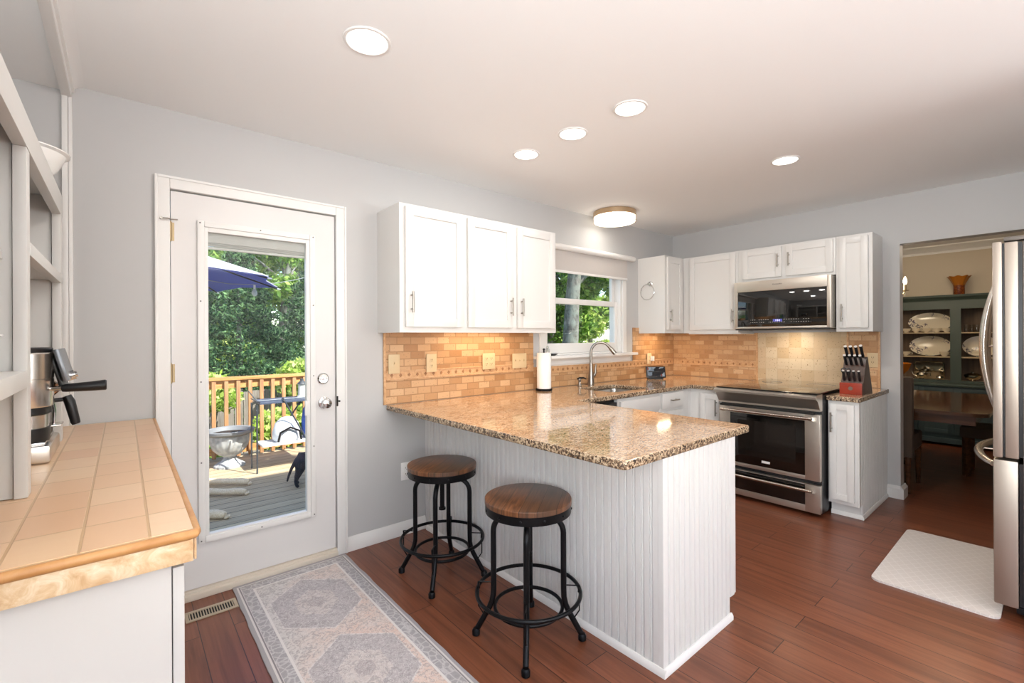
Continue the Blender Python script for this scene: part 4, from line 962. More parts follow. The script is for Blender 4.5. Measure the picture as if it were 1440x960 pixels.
# ================================================================== FLOOR THINGS
def rugmat():
    t = NT('faded_runner'); x, y, z = t.xyz(); m = t.mt
    cx = .727; hw = .298
    u = m('SUBTRACT', x, cx); au = m('ABSOLUTE', u)
    top = 2.787; v = m('SUBTRACT', top, y)                       # distance from the door end
    edge = m('MINIMUM', m('SUBTRACT', hw, au), v)
    per = .60; vv = m('SUBTRACT', m('FRACT', m('DIVIDE', m('SUBTRACT', v, .115), per)), .5)     # -.5..5
    av = m('ABSOLUTE', m('MULTIPLY', vv, per))
    d = m('MAXIMUM', m('ADD', m('MULTIPLY', au, .75), m('MULTIPLY', av, .95)), m('MULTIPLY', au, 1.42))
    n = t.noise(38, 6, None, .75, 1.5); n2 = t.noise(7, 3); n3 = t.noise(85, 4, None, .7, 2)
    bgc = t.mix(t.ramp(t.mt('ADD', n2, m('MULTIPLY', m('ADD', u, m('MULTIPLY', v, .45)), .8)), (.5, '000000'), (1.0, 'FFFFFF')), 'CBC6C3', 'D6BFB4')
    grey = t.mix(n2, 'AEA9AB', 'B8AFAF')
    c = t.mix(m('LESS_THAN', d, .255), bgc, grey)
    c = t.mix(m('MULTIPLY', m('LESS_THAN', m('ABSOLUTE', m('SUBTRACT', d, .255)), .004), .8), c, 'D6D0CD')
    inner = m('LESS_THAN', m('ADD', d, m('MULTIPLY', n, .05)), .15); c = t.mix(m('MULTIPLY', inner, .75), c, 'CBC1BC')
    core = m('LESS_THAN', m('ADD', d, m('MULTIPLY', n, .05)), .075); c = t.mix(m('MULTIPLY', core, .7), c, 'A59B9C')
    c = t.mix(m('MULTIPLY', t.ramp(n, (.50, '000000'), (.54, 'FFFFFF')), .6), c, '958E8F')
    c = t.mix(m('MULTIPLY', t.ramp(n3, (.52, '000000'), (.57, 'FFFFFF')), .5), c, 'DCD8D6')
    # border bands
    vo = t.n('TexVoronoi', feature='DISTANCE_TO_EDGE'); t.l(t.mp((34, 30, 1)), vo.inputs['Vector']); vo.inputs['Scale'].default_value = 1
    bb = t.mix(t.ramp(vo.outputs['Distance'], (.04, 'FFFFFF'), (.12, '000000')), 'A8A4A6', 'C4C0C1')
    bb = t.mix(m('MULTIPLY', t.ramp(n3, (.5, '000000'), (.6, 'FFFFFF')), .4), bb, '8F8A8C')
    c = t.mix(m('LESS_THAN', edge, .085), c, bb)
    c = t.mix(m('LESS_THAN', m('ABSOLUTE', m('SUBTRACT', edge, .087)), .005), c, 'D8D3D0')
    c = t.mix(m('LESS_THAN', edge, .034), c, 'D3CECC')
    c = t.mix(m('LESS_THAN', m('ABSOLUTE', m('SUBTRACT', edge, .029)), .003), c, '8E898B')
    c = t.mix(m('LESS_THAN', edge, .018), c, 'A6A2A4')
    t.base(c).set(rough=.95, spec=.1); t.bump(t.noise(300, 2), .3, .002); return t.m
bm = B(); N = 60; rr = random.Random(5); rows = []
for i in range(N+1):
    y = 2.787 - i*(2.787 - .55)/N; w = .0015*math.sin(i*.9) + .001*rr.uniform(-1, 1)
    rows.append([bm.verts.new(p) for p in ((.431 + w, y, .0005), (.431 + w, y, .006), (.436 + w, y, .0085), (1.018 + w, y, .0085), (1.023 + w, y, .006), (1.023 + w, y, .0005))])
for a, b in zip(rows, rows[1:]):
    for k in range(6): bm.faces.new((a[k], a[(k+1) % 6], b[(k+1) % 6], b[k]))
bm.faces.new(rows[0]); bm.faces.new(rows[-1][::-1]); tag(obj('runner_rug', bm, rugmat()), 'faded grey and pink medallion runner rug leading to the door', 'rug')
vt = thing('floor_register', 'beige metal floor vent beside the rug and door', 'floor vent', (.33, 2.63, 0))
bm = B(); vx0, vx1, vy0, vy1 = .216, .428, 2.586, 2.682
for a, b, c, d in ((vx0, vx1, vy0, vy0 + .016), (vx0, vx1, vy1 - .016, vy1), (vx0, vx0 + .014, vy0 + .016, vy1 - .016), (vx1 - .014, vx1, vy0 + .016, vy1 - .016)): box(bm, a, b, c, d, .0005, .006, .0015)
obj('frame', bm, plain('register_beige', 'B9AA93', .45, .3), vt)
bm = B(); n = 17
for i in range(n): x = vx0 + .019 + i*(vx1 - vx0 - .038)/(n-1); box(bm, x - .0022, x + .0022, vy0 + .0165, vy1 - .0165, .002, .005)
obj('louvers', bm, plain('register_beige_slats', 'B9AA93', .45, .3), vt)
bm = B(); box(bm, vx0 + .0145, vx1 - .0145, vy0 + .0165, vy1 - .0165, .0005, .0015); obj('duct_opening', bm, MT['dark'], vt)
def matmat():
    t = NT('embossed_white_mat'); x, y, z = t.xyz(); m = t.mt
    def ln(k): return m('LESS_THAN', m('ABSOLUTE', m('SUBTRACT', m('FRACT', m('MULTIPLY', m('ADD', x, m('MULTIPLY', y, k)), 13)), .5)), .05)
    l = m('MAXIMUM', ln(1.7), ln(-1.7)); t.base(t.mix(m('MULTIPLY', l, .8), 'CEC7C2', 'DAD4D0')).set(rough=.55); t.bump(l, .4, .002); return t.m
bm = B(); prism(bm, rrect(3.062, 4.03, .178, .660, .04), .0005, .011, 'z'); tag(obj('floor_mat', bm, matmat()), 'white padded kitchen mat on the floor before the refrigerator', 'floor mat')

# ================================================================== CEILING LIGHTS
for i, (x, y, lb, e) in enumerate(((.713, 1.69, 'recessed light nearest the camera, at upper left', 6.5), (1.915, 1.36, 'recessed light over the peninsula end, largest of the row of three', 3.0), (1.91, 1.735, 'recessed light in the middle of the row of three', 3.0), (1.905, 2.115, 'recessed light nearest the back wall, smallest in the row', 1.6), (3.255, 1.13, 'recessed light before the range, at the right', 9))):
    dl = thing('recessed_light', lb, 'ceiling light', (x, y, ZC), 'round recessed ceiling lights')
    R = .074 if i == 0 else .070
    bm = B(); lathe(bm, (x, y, ZC - .0005), [(R + .015, 0), (R + .012, -.005), (R + .002, -.006), (R - .001, -.002), (R - .001, 0)], 40, caps=False); obj('trim_ring', bm, MT['trim'], dl)
    bm = B(); lathe(bm, (x, y, ZC - .001), [(0, 0), (R - .0015, 0), (R - .0015, -.002), (0, -.002)], 40, caps=False); obj('diffuser', bm, emis('downlight_glow', 'FFFAF2', 6) if i == 0 else bpy.data.materials['downlight_glow'], dl)
    lamp('downlight', 'AREA', (x, y, ZC - .008), e, (1, .955, .90), .13, shape='DISK')
fm = thing('flush_ceiling_light', 'round drum ceiling light with brushed metal band near the corner', 'ceiling light', (3.404, 2.59, ZC))
bm = B(); lathe(bm, (3.404, 2.59, ZC - .001), [(.186, 0), (.190, -.004), (.190, -.042), (.186, -.045), (0, -.045)], 56); obj('metal_band', bm, plain('champagne_metal', 'C7AD8D', .3, .9), fm)
bm = B(); lathe(bm, (3.404, 2.59, ZC - .0465), [(.184, 0), (.184, -.040), (.178, -.050), (.150, -.054), (0, -.055)], 56); obj('glass_shade', bm, emis('drum_glow', 'FFF6E6', 2.2), fm)
bm = B()
for k in range(4): a = k*PI/2 + .5; cyl(bm, (3.404 + .187*math.cos(a), 2.59 + .187*math.sin(a), ZC - .045), (3.404 + .187*math.cos(a), 2.59 + .187*math.sin(a), ZC - .092), .0025, seg=6)
tube(bm, [(3.404 + .186*math.cos(i*PI/28), 2.59 + .186*math.sin(i*PI/28), ZC - .092) for i in range(56)], .0022, 6, True); obj('retaining_ring', bm, bpy.data.materials['champagne_metal'], fm)
lamp('drum_light', 'AREA', (3.404, 2.59, ZC - .108), 1.2, (1, .94, .86), .30, shape='DISK')
# under-cabinet fixtures
def undercab(label, x0, x1, y0, y1, e, cat='cabinet light'):
    t = thing('under_cabinet_light', label, cat, ((x0+x1)/2, (y0+y1)/2, UB)); zz = UB + .0295
    bm = B(); box(bm, x0, x1, y0, y1, zz - .012, zz, .002); obj('housing', bm, MT['trim'], t)
    bm = B(); box(bm, x0 + .006, x1 - .006, y0 + .006, y1 - .006, zz - .0145, zz - .0125); obj('diffuser', bm, emis('warm_strip', 'FFD7A0', 5) if 'warm_strip' not in bpy.data.materials else bpy.data.materials['warm_strip'], t)
    lamp('under_cabinet_lamp', 'AREA', ((x0+x1)/2, (y0+y1)/2, zz - .018), e, (1, .74, .47), x1 - x0 - .01, y1 - y0 - .01)
undercab('slim light strip under the three-door wall cabinet', 1.72, 2.32, 2.66, 2.70, 1.8)
undercab('slim light strip under the corner wall cabinet', 4.15, 4.40, 2.62, 2.66, 1.6)
undercab('slim light strip under the wide-door wall cabinet', 4.52, 4.56, 2.0, 2.44, 2.6)
lamp('microwave_task_lamp', 'AREA', (4.50, 1.55, 1.358), 2.2, (1, .85, .66), .25, .06)

# ================================================================== DINING ROOM
XD = 7.9
dwall = paint('dining_wall_paint', 'CFC2AD', .7)
bm = B(); box(bm, XD, XD + .1, -2.2, YA, 0, ZC); struct('wall_dining_far', bm, dwall)
bm = B(); box(bm, XB + .11, XD, -2.3, -2.2, 0, ZC); struct('wall_dining_side', bm, dwall)
bm = B(); box(bm, XB + .11, XD + .1, -2.3, YA, ZC + .0, ZC + .1); struct('ceiling_dining', bm, MT['ceil'])
bm = B(); prism(bm, [(XD, ZC), (XD - .10, ZC), (XD - .10, ZC - .015), (XD - .085, ZC - .022), (XD - .05, ZC - .05), (XD - .02, ZC - .075), (XD - .014, ZC - .10), (XD, ZC - .10)], -2.2, YA, 'y'); struct('trim_crown', bm, MT['trim'])
green = plain('dark_green_paint', '455148', .45)
hc = thing('china_hutch', 'dark green china hutch against the far dining room wall', 'china cabinet', (7.7, .9, 0))
HF = 7.60; HB = XD - .012
bays = [(.845, 1.36), (.235, .750)]
bm = B(); y0, y1 = .14, 1.455
box(bm, HF, HF + .02, y0, bays[1][0], .735, 1.725); box(bm, HF, HF + .02, bays[1][1], bays[0][0], .735, 1.725); box(bm, HF, HF + .02, bays[0][1], y1, .735, 1.725)
for b0, b1 in bays: box(bm, HF, HF + .02, b0, b1, 1.622, 1.725); box(bm, HF, HF + .02, b0, b1, .735, .765)
box(bm, HF + .02, HB, y0, y0 + .02, .735, 1.725); box(bm, HF + .02, HB, y1 - .02, y1, .735, 1.725); box(bm, HF + .02, HB, .78, .81, .735, 1.725)
box(bm, HF + .02, HB, y0 + .02, y1 - .02, 1.70, 1.72); obj('upper_case', bm, green, hc, smooth=0)
bm = B(); box(bm, HB - .01, HB, y0 + .02, y1 - .02, .736, 1.70); obj('back_panel', bm, wood('hutch_back', '5A4634', '6B5540', '7A634B', 2, .4, .6), hc)
bm = B()
for z_ in (.745, 1.040, 1.335): box(bm, HF + .022, HB - .011, y0 + .02, y1 - .02, z_ - .006, z_ + .006)
obj('shelves', bm, plain('shelf_edge_cream', 'C9B08A', .5), hc)
bm = B(); prism(bm, [(HF + .02, 1.7255), (HF - .012, 1.7255), (HF - .02, 1.745), (HF - .045, 1.765), (HF - .05, 1.79), (HB, 1.79), (HB, 1.7255)], y0 - .04, y1 + .04, 'y'); obj('cornice', bm, green, hc)
bm = B(); box(bm, 7.42, HB, y0 - .02, y1 + .02, .700, .734, .006); obj('hutch_counter', bm, green, hc)
blue = plain('slate_green_paint', '3F4F52', .5)
bm = B(); box(bm, 7.45, HB, y0, y1, .09, .699, .003); box(bm, 7.42, HB, y0 - .01, y1 + .01, .03, .089, .004)
for i in range(4):
    yy = y0 + .03 + i*.33
obj('lower_case', bm, blue, hc)
for i in range(4):
    yy = y0 + .02 + i*.32; shd = B(); f = mapB(7.449)
    box(shd, yy, yy + .05, .001, .018, .14, .68, .002, f); box(shd, yy + .26, yy + .31, .001, .018, .14, .68, .002, f); box(shd, yy + .05, yy + .26, .001, .018, .14, .19, .002, f); box(shd, yy + .05, yy + .26, .001, .018, .63, .68, .002, f); box(shd, yy + .05, yy + .26, .001, .008, .19, .63, 0, f)
    obj('lower_door', shd, blue, hc)
china = None
def chinamat():
    t = NT('floral_china'); n = t.noise(30, 3, None, .6, 1); n2 = t.noise(9, 2)
    c = t.mix(t.mt('MULTIPLY', t.ramp(n, (.50, '000000'), (.56, 'FFFFFF')), t.ramp(n2, (.50, '000000'), (.56, 'FFFFFF'))), 'E9DCC2', '5E5363'); t.base(c).set(rough=.15); return t.m
CH = chinamat(); SV = plain('polished_silver', 'C9C2B4', .15, 1)
def platter(label, y, z, a, b, mat=CH, name='platter', grp='floral platters in the hutch'):
    t = thing(name, label, 'platter', (HB - .06, y, z), grp)
    ax = Vector((-1, 0, .22)).normalized(); q = ax.to_track_quat('Z', 'Y').to_matrix()
    c = Vector((HB - .065, y, z + b*.985)); bm = B(); prof = [(0, 0), (.55, 0), (.72, .006), (1, .016), (1, .020), (.70, .011), (.55, .005), (0, .005)]
    u = Vector((0, 1, 0)); w = ax.cross(u).normalized(); rings = []
    for r_, h in prof:
        rings.append([bm.verts.new(c + u*(a*r_*math.cos(k*2*PI/40)) + w*(b*r_*math.sin(k*2*PI/40)) + ax*h) for k in range(40)])
    for A_, B_ in zip(rings, rings[1:]):
        for k in range(40): bm.faces.new((A_[k], A_[(k+1) % 40], B_[(k+1) % 40], B_[k]))
    obj('plate_body', bm, mat, t); bm = B(); box(bm, HB - .10, HB - .03, y - .04, y + .04, z, z + .012, .002); obj('plate_rest', bm, MT['white'], t); return t
platter('oval floral platter on the top hutch shelf, left bay', 1.055, 1.342, .21, .125)
platter('oval floral platter on the middle hutch shelf, left bay', 1.055, 1.047, .20, .125)
platter('floral platter on the middle hutch shelf, right bay', .60, 1.047, .16, .125)
def teacup(label, x, y, z, r=.042):
    t = thing('teacup', label, 'cup', (x, y, z), 'teacups and small bowls in the hutch')
    bm = B(); lathe(bm, (x, y, z), [(0, .001), (r*.5, 0), (r*.55, .006), (r*.95, r*.7), (r*1.05, r*1.25), (r*.98, r*1.25), (r*.85, r*.7), (0, .01)], 24, caps=False); obj('cup_body', bm, CH, t)
    bm = B(); tube(bm, [(x, y - r*.9, z + r*1.05), (x, y - r*1.5, z + r*1.0), (x, y - r*1.5, z + r*.55), (x, y - r*.8, z + r*.45)], .004, 8); obj('cup_handle', bm, CH, t); return t
xs_ = 7.70
for i, (y, lb) in enumerate(((1.265, 'teacup at the left end of the top hutch shelf'), (1.17, 'teacup second along the top hutch shelf'), (1.07, 'teacup in the middle of the top hutch shelf'), (.975, 'teacup fourth along the top hutch shelf'), (.885, 'teacup beside the stile on the top hutch shelf'))): teacup(lb, xs_, y, 1.342)
teacup('teacup at the left end of the middle hutch shelf', xs_, 1.27, 1.047); teacup('cream jug at the right of the middle shelf platter', xs_, .905, 1.047, .045)
# silver tray, teapot, small bowl
t = thing('silver_tray', 'rectangular silver tray upright on the lowest open hutch shelf', 'tray', (HB - .06, 1.06, .752))
bm = B(); a = Matrix.Rotation(math.radians(-12), 3, 'Y'); box(bm, HB - .075, HB - .069, .93, 1.20, .755, .965, .0, rot=a); obj('tray_plate', bm, SV, t)
bm = B(); pp = rrect(.925, 1.205, -.11, .11, .03); tube(bm, [tuple(a @ Vector((0, 0, v)) + Vector((HB - .074, u, .862))) for u, v in pp], .008, 8, True); obj('tray_rim', bm, SV, t)
t = thing('silver_teapot', 'small silver teapot in front of the tray', 'teapot', (7.70, 1.12, .752))
bm = B(); lathe(bm, (7.70, 1.12, .752), [(.025, 0), (.03, .006), (.02, .014), (.045, .035), (.052, .06), (.04, .085), (.018, .095), (.02, .102), (.008, .112), (0, .118)], 24); obj('pot', bm, SV, t)
bm = B(); tube(bm, [(7.70, 1.165, .79), (7.70, 1.20, .81), (7.70, 1.215, .85)], [.010, .007, .005], 8); obj('spout', bm, SV, t)
bm = B(); tube(bm, [(7.70, 1.075, .835), (7.70, 1.04, .84), (7.70, 1.035, .80), (7.70, 1.07, .785)], .005, 8); obj('handle', bm, SV, t)
t = thing('creamer', 'small silver creamer right of the teapot', 'creamer', (7.69, .95, .752)); bm = B(); lathe(bm, (7.69, .95, .752), [(.02, 0), (.03, .01), (.036, .03), (.028, .05), (.034, .062), (.03, .062), (.02, .045), (0, .012)], 20, caps=False); obj('jug', bm, SV, t)
t = thing('silver_bowl', 'dark silver footed dish on the lowest shelf, right bay', 'bowl', (7.70, .66, .752))
bm = B(); lathe(bm, (7.70, .66, .752), [(.03, 0), (.032, .008), (.02, .018), (.06, .04), (.075, .065), (.078, .08), (.05, .10), (.012, .108), (.014, .118), (0, .122)], 28); obj('dish', bm, SV, t)
for i in range(5):
    y = .735 - i*.045; t = tag(obj('drinking_glass', (lambda b: (lathe(b, (7.70 + .03*(i % 2), y - .02, 1.3415), [(.016, 0), (.018, .002), (.020, .09), (.019, .09), (.0165, .004), (0, .003)], 18, caps=False), b)[1])(B()), MT['drinkglass']), ['slim drinking glass by the stile on the top right shelf', 'second slim drinking glass on the top right shelf', 'third slim drinking glass on the top right shelf', 'fourth slim drinking glass on the top right shelf', 'last slim drinking glass, nearest the refrigerator'][i], 'glass', 'drinking glasses in the hutch')
# orange vase
vz = thing('fluted_vase', 'orange and brown vase with flared scalloped rim on the hutch', 'vase', (7.70, .775, 1.791))
def vasemat():
    t = NT('amber_glaze'); x, y, z = t.xyz(); w = t.n('TexVoronoi', feature='DISTANCE_TO_EDGE'); t.l(t.mp((40, 40, 40)), w.inputs['Vector']); w.inputs['Scale'].default_value = 1
    low = t.mt('LESS_THAN', z, .115); e = t.mt('LESS_THAN', w.outputs['Distance'], .12); c = t.mix(t.mt('MULTIPLY', low, e), 'A9661C', '3A160C'); c = t.mix(t.mt('MULTIPLY', low, .55), c, '7A2F16'); t.base(c).set(rough=.35); return t.m
bm = B(); seg = 48; rings = []
for r_, z_, fa_ in ((.050, 0, 0), (.052, .004, 0), (.050, .10, .0), (.056, .13, .02), (.082, .19, .07), (.102, .222, .10), (.097, .222, .10), (.076, .19, .07), (.050, .13, .02), (.045, .10, 0), (.045, .01, 0)):
    rings.append([bm.verts.new((7.70 + r_*(1 + fa_*math.cos(8*k*2*PI/seg))*math.cos(k*2*PI/seg), .775 + r_*(1 + fa_*math.cos(8*k*2*PI/seg))*math.sin(k*2*PI/seg), 1.7915 + z_ + fa_*.05*math.cos(8*k*2*PI/seg))) for k in range(seg)])
for A_, B_ in zip(rings, rings[1:]):
    for k in range(seg): bm.faces.new((A_[k], A_[(k+1) % seg], B_[(k+1) % seg], B_[k]))
bm.faces.new(rings[0][::-1]); bm.faces.new(rings[-1]); obj('vase_body', bm, vasemat(), vz)
# table
tw = wood('dining_table_walnut', '3A2418', '4C3020', '5C3C28', 1, .5, .12)
dt_ = thing('dining_table', 'dark polished dining table with rounded corners beyond the opening', 'table', (5.75, 1.1, 0))
bm = B(); prism(bm, rrect(5.018, 6.75, .345, 2.05, .10), .672, .70, 'z'); o = obj('tabletop', bm, tw, dt_)
bm = B(); box(bm, 5.06, 6.48, .42, .445, .60, .671); box(bm, 5.06, 6.48, 1.85, 1.875, .60, .671); box(bm, 5.06, 5.085, .445, 1.85, .60, .671); box(bm, 6.455, 6.48, .445, 1.85, .60, .671); obj('apron', bm, tw, dt_)
for x in (5.45, 6.15):
    bm = B(); lathe(bm, (x, 1.2, 0), [(.20, 0), (.21, .02), (.12, .05), (.05, .09), (.045, .25), (.075, .35), (.045, .45), (.06, .55), (.12, .60), (0, .60)], 24); obj('pedestal', bm, tw, dt_)
# chair and bench
cf = fabric('brown_slipcover', '4A3B30', '57473A', 200)
ch = thing('dining_chair', 'brown upholstered high-back dining chair just inside the opening', 'chair', (5.1, 1.02, 0))
bm = B(); box(bm, 4.93, 5.01, .775, 1.26, .30, .965, .02); obj('backrest', bm, cf, ch)
bm = B(); box(bm, 5.012, 5.42, .785, 1.25, .33, .47, .02); obj('seat', bm, cf, ch)
for x in (4.96, 5.39):
    for y in (.81, 1.225): bm = B(); cyl(bm, (x, y, 0), (x, y, .335), .016, .024, 10); obj('leg', bm, tw, ch)
bn = thing('dining_bench', 'low upholstered bench under the far side of the dining table', 'bench', (6.2, .1, 0))
bm = B(); box(bm, 5.95, 6.36, -.55, .60, .36, .46, .015); obj('seat', bm, cf, bn)
for x in (5.98, 6.33):
    for y in (-.51, .56): bm = B(); cyl(bm, (x, y, 0), (x, y, .361), .028, .028, 4); obj('leg', bm, tw, bn)
gb = thing('amber_bowl', 'glowing amber glass bowl on the dining table behind the chair', 'bowl', (6.0, 1.12, .70))
bm = B(); lathe(bm, (6.0, 1.10, .7005), [(.06, 0), (.055, .02), (.02, .05), (.02, .16), (.07, .20), (.12, .26), (.145, .33), (.137, .33), (.11, .265), (.06, .21), (0, .19)], 28, fl=8, fa=.06, caps=False); obj('glass', bm, plain('amber_glass', 'C8741A', .12), gb)
# chandelier
cdl = thing('chandelier', 'candle-bulb chandelier partly behind the opening jamb', 'chandelier', (6.0, 1.20, 1.8))
bm = B(); cyl(bm, (6.0, 1.20, 1.680), (6.0, 1.20, ZC - .001), .008, seg=10); lathe(bm, (6.0, 1.20, 1.660), [(0, 0), (.02, .01), (.04, .05), (.03, .09), (.012, .12), (0, .13)], 18); lathe(bm, (6.0, 1.20, ZC - .03), [(.05, .029), (.05, .012), (.02, 0), (0, 0)], 18); obj('stem', bm, MT['brass'], cdl)
bulbm = emis('candle_bulb_glow', 'FFE3B8', 14); gl = plain('glass_crystal', 'E8E2D4', .1, 0, trans=.6)
for k in range(5):
    a = math.radians(-90) + k*2*PI/5; ux, uy = math.cos(a), math.sin(a)
    bm = B(); tube(bm, [(6 + ux*.02, 1.20 + uy*.02, 1.720), (6 + ux*.09, 1.20 + uy*.09, 1.660), (6 + ux*.17, 1.20 + uy*.17, 1.680), (6 + ux*.205, 1.20 + uy*.205, 1.750)], .006, 8)
    lathe(bm, (6 + ux*.205, 1.20 + uy*.205, 1.748), [(0, 0), (.03, .006), (.032, .012), (.014, .012), (.012, .07), (0, .07)], 16); ar = obj('arm', bm, MT['brass'], cdl)
    bm = B(); lathe(bm, (6 + ux*.205, 1.20 + uy*.205, 1.819), [(.008, 0), (.016, .02), (.015, .04), (.006, .07), (0, .082)], 14); obj('bulb', bm, bulbm, ar)
    bm = B(); lathe(bm, (6 + ux*.205, 1.20 + uy*.205, 1.700), [(0, 0), (.008, .012), (.003, .03), (0, .04)], 8); obj('crystal_drop', bm, gl, ar)
lamp('chandelier_lamp', 'POINT', (6.0, 1.20, 1.86), 16, (1, .82, .60), .12)
lamp('dining_fill_lamp', 'POINT', (5.9, .6, 2.25), 14, (1, .82, .60), .2)  # added fill lamp without a fixture, brightens the dining room

# ================================================================== OUTSIDE
DZ = -.15
bm = B(); box(bm, -3.2, 3.4, 2.965, 6.66, DZ - .04, DZ); struct('deck', bm, MT['deck'])
bm = B(); box(bm, -60, 90, 2.97, 90, -1.2, -1.15); struct('lawn', bm, MT['grass'])
rl = thing('deck_railing', 'golden wood deck railing with square balusters', 'railing', (.5, 6.6, DZ)); RYY = 6.56
bm = B(); box(bm, -3.1, 3.3, RYY - .06, RYY + .08, .800, .835, .004); o = obj('cap_rail', bm, MT['rail'], rl)
bm = B(); box(bm, -3.1, 3.3, RYY - .02, RYY + .018, .70, .7995); obj('top_rail', bm, MT['rail'], rl)
bm = B(); box(bm, -3.1, 3.3, RYY - .02, RYY + .018, -.10, -.015); obj('bottom_rail', bm, MT['rail'], rl)
for i in range(50):
    x = -3.05 + i*.1285
    bm = B(); box(bm, x, x + .042, RYY - .060, RYY - .0205, -.135, .79, .002); obj('baluster', bm, MT['railv'], rl)
fn = thing('board_fence', 'weathered grey board fence beyond the deck railing', 'fence', (2, 10, -1.15))
bm = B()
for i in range(110): x = -8 + i*.15; box(bm, x, x + .138, 10.0, 10.02, -1.14, .30 + .01*math.sin(i*2.1))
obj('boards', bm, MT['fence'], fn, kind='stuff')
bm = B(); box(bm, -8, 8.4, 10.021, 10.06, .02, .11); box(bm, -8, 8.4, 10.021, 10.06, -.9, -.8); obj('rails', bm, MT['fence'], fn)
# urn
un = thing('urn_planter', 'large grey fluted urn planter on the sunlit deck', 'planter', (.93, 6.13, DZ))
def urnmat():
    t = NT('weathered_urn_resin'); n = t.noise(14, 4); t.base(t.ramp(n, (.35, '8A8D90'), (.6, 'A9ABAC'))).set(rough=.6); return t.m
UM = urnmat()
bm = B(); ux, uy = .93, 6.13
lathe(bm, (ux, uy, DZ), [(.155, 0), (.155, .02), (.13, .035), (.08, .07), (.06, .10), (.065, .12), (.10, .135), (.12, .15), (.165, .20), (.195, .28), (.20, .36)], 72, fl=18, fa=.025); obj('bowl', bm, UM, un)
bm = B(); lathe(bm, (ux, uy, DZ + .36), [(.19, 0), (.225, .012), (.245, .03), (.25, .055), (.235, .062), (.21, .055), (.20, .03), (.19, 0)], 60, fl=30, fa=.01, caps=False); obj('rim', bm, plain('urn_rim', '7C7F83', .55), un)
bm = B(); lathe(bm, (ux, uy, DZ + .375), [(.205, 0), (.1, .008), (0, .010)], 30, caps=False); obj('soil', bm, plain('dark_soil', '2B2521', .95), un)
# grill cart / folding table with clutter
def rod(bm, a, b, r=.008): cyl(bm, a, b, r, seg=8)
ft = thing('folding_table', 'folding camp table with dark top and white lower shelf on deck', 'table', (1.45, 5.75, DZ))
fz = .590; tx0, tx1, ty0, ty1 = 1.10, 1.95, 5.56, 5.86
bm = B(); box(bm, tx0 + .03, tx1, ty0, ty1, fz, fz + .03, .004); obj('tabletop', bm, plain('slate_blue_plastic', '4C5468', .5), ft)
bm = B()
for x in (tx0, tx1): 
    for y in (ty0 + .01, ty1 - .01): rod(bm, (x, y, DZ), (x, y, fz - .001), .009)
    rod(bm, (x, ty0, fz + .04), (x, ty1, fz + .04), .006)
rod(bm, (tx0, ty0, fz + .045), (tx1, ty0, fz + .045), .006); rod(bm, (tx0, ty0, fz + .04), (tx0 - .08, ty0 + .02, fz + .16), .006); rod(bm, (tx0 + .25, ty0 - .01, fz + .06), (tx0 + .55, ty0 - .01, .06), .009); rod(bm, (tx0 + .55, ty1 + .01, fz), (tx0 + .2, ty1 + .01, .06), .009)
obj('frame', bm, plain('grey_tube', '5A6068', .4, .7), ft)
bm = B(); box(bm, tx0 + .05, tx1, ty0 - .005, ty1, .125, .145, .003); obj('lower_shelf', bm, plain('white_shelf', 'D5D3D0', .5), ft)
sk_ = thing('charcoal_kettle', 'white rounded kettle lid on the table lower shelf', 'grill lid', (1.43, 5.71, .146))
bm = B(); lathe(bm, (1.43, 5.71, .1465), [(.13, 0), (.15, .03), (.15, .10), (.12, .20), (.06, .26), (0, .27)], 28, sy=.9); obj('lid', bm, plain('white_enamel', 'D9DCE0', .25), sk_)
bm = B(); tube(bm, [(1.43 - .12, 5.575, .16), (1.43 - .10, 5.565, .26), (1.43, 5.560, .31), (1.43 + .10, 5.565, .26), (1.43 + .12, 5.575, .16)], .012, 10); obj('strap', bm, MT['black'], sk_)
bm = B(); N = 14; rb_ = random.Random(8)
lathe(bm, (1.715, 5.71, .1465), [(.10, 0), (.115, .05), (.118, .2), (.10, .33), (.07, .38), (.03, .41), (0, .41)], 22, fl=5, fa=.06, sy=1.1); tag(obj('duffel_bag', bm, fabric('royal_blue_nylon', '27479A', '2F54A8', 60)), 'royal blue bag under the folding table on the deck', 'bag')
t = thing('lantern', 'pale cone-topped lantern on the folding table', 'lantern', (1.60, 5.72, fz + .03))
bm = B(); lathe(bm, (1.60, 5.72, fz + .031), [(.05, 0), (.055, .01), (.042, .02), (.040, .15), (0, .15)], 16); obj('body', bm, plain('lantern_cream', 'DAD6CC', .4), t)
bm = B(); lathe(bm, (1.60, 5.72, fz + .182), [(.055, 0), (.05, .01), (.02, .04), (.018, .06), (0, .062)], 16); obj('cap', bm, plain('lantern_cap', '3C4046', .5), t)
# umbrella
um = thing('patio_umbrella', 'navy patio umbrella with dark ribs over the deck', 'umbrella', (.12, 5.35, DZ))
ucx, ucy, ue, uz, ur = .03, 6.09, 1.93, 2.40, 1.44
bm = B(); a0 = math.radians(5); N = 8; ap = bm.verts.new((ucx, ucy, uz)); tips = [Vector((ucx + ur*math.cos(a0 + k*PI/4), ucy + ur*math.sin(a0 + k*PI/4), ue)) for k in range(8)]
top = Vector((ucx, ucy, uz)); tv = [bm.verts.new(q) for q in tips]
for k in range(8):
    A_, B_ = tips[k], tips[(k+1) % 8]; md = (A_ + B_)/2; inn = md + (Vector((ucx, ucy, ue)) - md)*.06 + Vector((0, 0, .02)); mv = bm.verts.new(inn)
    m2 = bm.verts.new((A_ + top)/2 + Vector((0, 0, .02))) if False else None
    bm.faces.new((ap, tv[k], mv)); bm.faces.new((ap, mv, tv[(k+1) % 8]))
r = bmesh.ops.solidify(bm, geom=list(bm.faces), thickness=.003); cnp = obj('canopy', bm, MT['umb'], um)
